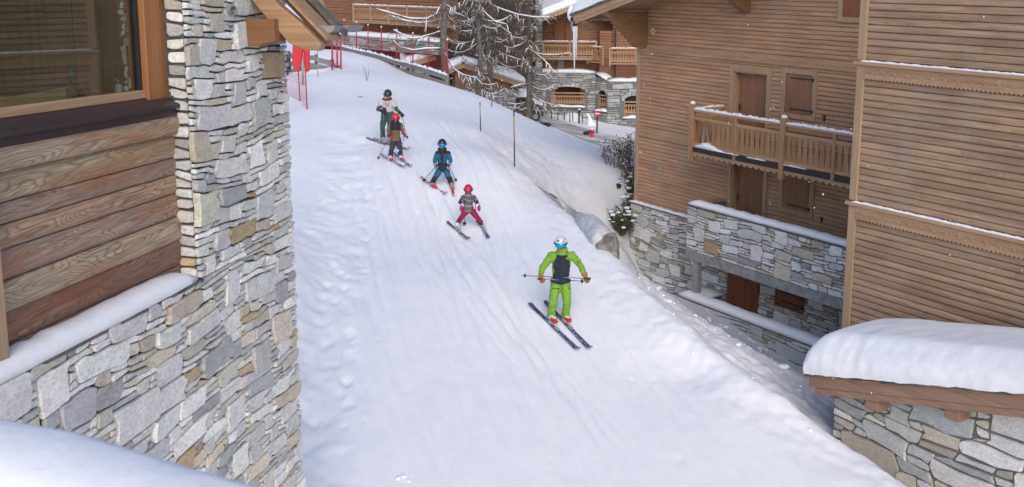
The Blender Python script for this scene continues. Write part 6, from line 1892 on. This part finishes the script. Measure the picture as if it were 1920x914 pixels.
skipole('ski pole held across behind the green instructor with its basket at the right glove', H['L'], None, 'alu', 'poles of the green instructor', tipw=P(1097, 528, F0.y+.22))
def badge():
    o = MB(); ch = J['chest']; p = ch+Vector((.095, -.155, .055))
    o.prism([(p.x-.025, p.z), (p.x, p.z-.022), (p.x+.025, p.z), (p.x, p.z+.022)], p.y-.012, p.y+.02)
    o.build('chest_badge', CL['green'], root)
    o = MB()
    for s_ in (-1, 1):
        a = J['hiL' if s_ < 0 else 'hiR']; q = Vector((a.x, a.y-.118, a.z-.045)); o.beam(q+Vector((-.07, 0, -.010*s_)), q+Vector((.07, -.0, .010*s_)), .02, .012)
    a = J['shR'].lerp(J['elR'], .6); o.beam(a+Vector((-.0, -.074, .05)), a+Vector((.03, -.074, -.05)), .015, .012)
    o.build('zips', CL['navy'], root)
    o = MB(); ch = J['chest'].lerp(J['pelvis'], .5); o.beam(Vector((ch.x, J['chest'].y-.165, J['chest'].z+.05)), Vector((ch.x-.005, J['pelvis'].y-.165, J['pelvis'].z)), .012, .006); o.build('front_zip', CL['dark'], root)
badge()
# --- child in grey stripes and raspberry
def pj(c, J): 
    return 1 if (int(math.floor((c.z)*22)) % 3 == 0 and abs(c.x-J['chest'].x) < .15) else (2 if abs(c.x-J['chest'].x) > .16 and c.z < J['shL'].z else 0)
K1 = dict(head=(878, 355.5, -.06), neck=(878, 366, -.02), chest=(878, 374, 0), pelvis=(878, 391, .03), shL=(869, 371, 0), shR=(888, 371, 0), elL=(863, 379, -.02), elR=(894, 379, -.02), wrL=(869, 377, -.13), wrR=(889, 377, -.13), haL=(872, 373, -.19), haR=(891, 373, -.19),
          hiL=(874, 395, .03), hiR=(884, 395, .03), knL=(866, 407, -.07), knR=(894, 407, -.07), anL=(858, 419, 0), anR=(902, 419, 0), ftL=(857, 432), ftR=(905, 432))
root, F0, J, H = person('small child in striped grey jacket, raspberry trousers and raspberry helmet', (881, 431), K1, .98, [CL['grey'], CL['wgrey'], CL['dark']], [CL['raspberry'], CL['dark']], 'pink', 'plens', 'wgrey', None, pj, lambda c, J: 1 if c.z < J['anL'].z+.05 else 0, k=.78, head_r=.118)
outfit_ski(root, F0, J, .8, {'L': ((839, 420), (881, 454), (858, 433), [SK['d']], 'short dark ski left of the raspberry trousered child'), 'R': ((899, 419), (917, 452), (904, 431), [SK['a']], 'short dark ski right of the raspberry trousered child')}, 'white', 'bgrey', dict(group='skis of the raspberry child', w=.07))
skipole('upright ski pole in the left hand of the raspberry trousered child', H['L'], (871, 424), 'alu', 'poles of the raspberry child'); skipole('ski pole in the right hand of the raspberry trousered child', H['R'], (896, 421), 'alu', 'poles of the raspberry child')
for s_, u in (('L', 865), ('R', 898)):
    p = P(u, 391, F0.y-.05)-F0; mb = MB(); mb.smooth = True; mb.ball(p, .05, 9, 7, (.9, .8, 1.5)); mb.tube([p, p+Vector((-.02 if s_ == 'L' else .02, -.01, .12))], [.02, .008], 5); mb.build('dangling_mitten', CL['pinkg'], root)
# --- child in blue
def bj(c, J):
    t_ = (c.z-J['pelvis'].z)/(J['neck'].z-J['pelvis'].z); x = abs(c.x-J['chest'].x)
    if t_ > .80: return 1
    if t_ < .28 and x < .25: return 1
    if x < .035: return 1
    return 0
def bt(c, J): return 1 if c.z < J['knL'].z+.03 else 0
K2 = dict(head=(829, 270, -.06), neck=(829, 282, -.02), chest=(829.5, 291, 0), pelvis=(829.5, 314, .04), shL=(820, 289, 0), shR=(840, 289, 0), elL=(815, 301, -.03), elR=(845, 301, -.03), wrL=(816, 309, -.12), wrR=(843, 309, -.12), haL=(818, 314, -.17), haR=(841, 314, -.17),
          hiL=(825, 318, .03), hiR=(835, 318, .03), knL=(816, 333, -.07), knR=(842, 333, -.07), anL=(810, 346, 0), anR=(847, 346, 0), ftL=(810, 356), ftR=(848, 358))
root, F0, J, H = person('child in blue and black ski suit with black helmet and bright blue goggles', (829, 356), K2, 1.0, [CL['teal'], CL['black']], [CL['teal'], CL['black']], 'black', 'blue', 'wgrey', None, bj, bt, k=.86, head_r=.115, hood='black')
outfit_ski(root, F0, J, .85, {'L': ((789, 336), (838, 372), (810, 354), [SK['b']], 'red and white ski left of the blue suited child'), 'R': ((846, 346), (851, 373), (848, 358), [SK['b']], 'red and white ski right of the blue suited child')}, 'bgrey', 'bred', dict(group='skis of the blue child', w=.07))
skipole('ski pole trailing left of the blue suited child', H['L'], (793, 341), 'alu', 'poles of the blue child'); skipole('ski pole trailing right of the blue suited child', H['R'], (856, 341), 'alu', 'poles of the blue child')
# --- adult in pale jacket
def aj(c, J):
    for s_ in 'LR':
        e = J['el'+s_]; s0 = J['sh'+s_].lerp(e, .72); w_ = J['wr'+s_]
        if (c-e).length < .10 or (c-w_).length < .14 or (c-e.lerp(w_, .5)).length < .13: return 1
    if c.z < J['pelvis'].z+.03: return 1
    if c.y < J['chest'].y-.10 and c.z > J['pelvis'].z+.1 and c.z < J['chest'].z+.03:
        x = c.x-J['chest'].x
        if abs(x+.045) < .009 or abs(x) < .009 or abs(x-.045) < .009: return 2
    return 0
K3 = dict(head=(727, 176, -.08), neck=(726, 187, -.02), chest=(726, 194, 0), pelvis=(727, 211, .04), shL=(716, 192, 0), shR=(737, 192, 0), elL=(709, 205, -.02), elR=(743, 205, -.02), wrL=(717, 209, -.16), wrR=(750, 212, -.12), haL=(722, 210, -.22), haR=(754, 216, -.15),
          hiL=(721, 216, .03), hiR=(732, 216, .03), knL=(717, 240, -.08), knR=(731, 240, -.06), anL=(718, 258, 0), anR=(731, 258, 0), ftL=(719, 268), ftR=(732, 268))
root, F0, J, H = person('adult in pale pink and dark green ski clothes with black helmet, last in the line', (722, 268), K3, .95, [CL['pinkwhite'], CL['dgreen'], CL['black']], [CL['dgreen']], 'black', 'dlens', 'black', None, aj, hood='maroon', k=.98)
outfit_ski(root, F0, J, .95, {'L': ((688, 262), (746, 278), (720, 270), [SK['d']], 'dark ski of the last adult, its tail reaching left'), 'R': ((702, 262), (769, 284), (733, 271), [SK['b']], 'red tipped ski of the last adult passing behind the small red helmet child')}, 'bgrey', 'bgrey', dict(group='skis of the last adult', w=.085))
skipole('bright blue ski pole in the left hand of the last adult', H['L'], (717, 268), 'bluep', 'poles of the last adult'); skipole('ski pole of the last adult partly hidden behind the red helmet child', H['R'], (764, 262), 'alu', 'poles of the last adult')
# --- child in tan with red helmet
def tj(c, J):
    t_ = (c.z-J['pelvis'].z)/(J['neck'].z-J['pelvis'].z); return 1 if t_ > .55 and abs(c.x-J['chest'].x) < .15 else 0
K4 = dict(head=(742, 221, -.07), neck=(741, 231, -.02), chest=(742, 239, 0), pelvis=(742, 260, .03), shL=(733, 236, 0), shR=(751, 236, 0), elL=(728, 246, -.02), elR=(755, 245, -.02), wrL=(730, 251, -.12), wrR=(756, 250, -.10), haL=(732, 256, -.17), haR=(759, 254, -.15),
          hiL=(738, 264, .02), hiR=(747, 264, .02), knL=(734, 280, -.06), knR=(750, 280, -.06), anL=(732, 294, 0), anR=(751, 294, 0), ftL=(732, 303), ftR=(752, 303))
root, F0, J, H = person('child in tan jacket with black yoke, dark trousers and bright red helmet', (742, 302), K4, 1.0, [CL['tan'], CL['black']], [CL['dark']], 'red', 'plens', 'pinkg', None, tj, k=.84, head_r=.118, hood='black')
outfit_ski(root, F0, J, .85, {'L': ((713, 293), (761, 320), (732, 304), [SK['c']], 'dark and blue ski left of the red helmet child'), 'R': ((738, 291), (773, 319), (752, 303), [SK['c']], 'dark and blue ski right of the red helmet child')}, 'white', 'bred', dict(group='skis of the red helmet child', w=.07))
skipole('red ski pole slanting out left of the red helmet child', H['L'], (708, 300), 'bred', 'poles of the red helmet child'); skipole('short looking ski pole right of the red helmet child', H['R'], (754, 280), 'alu', 'poles of the red helmet child')
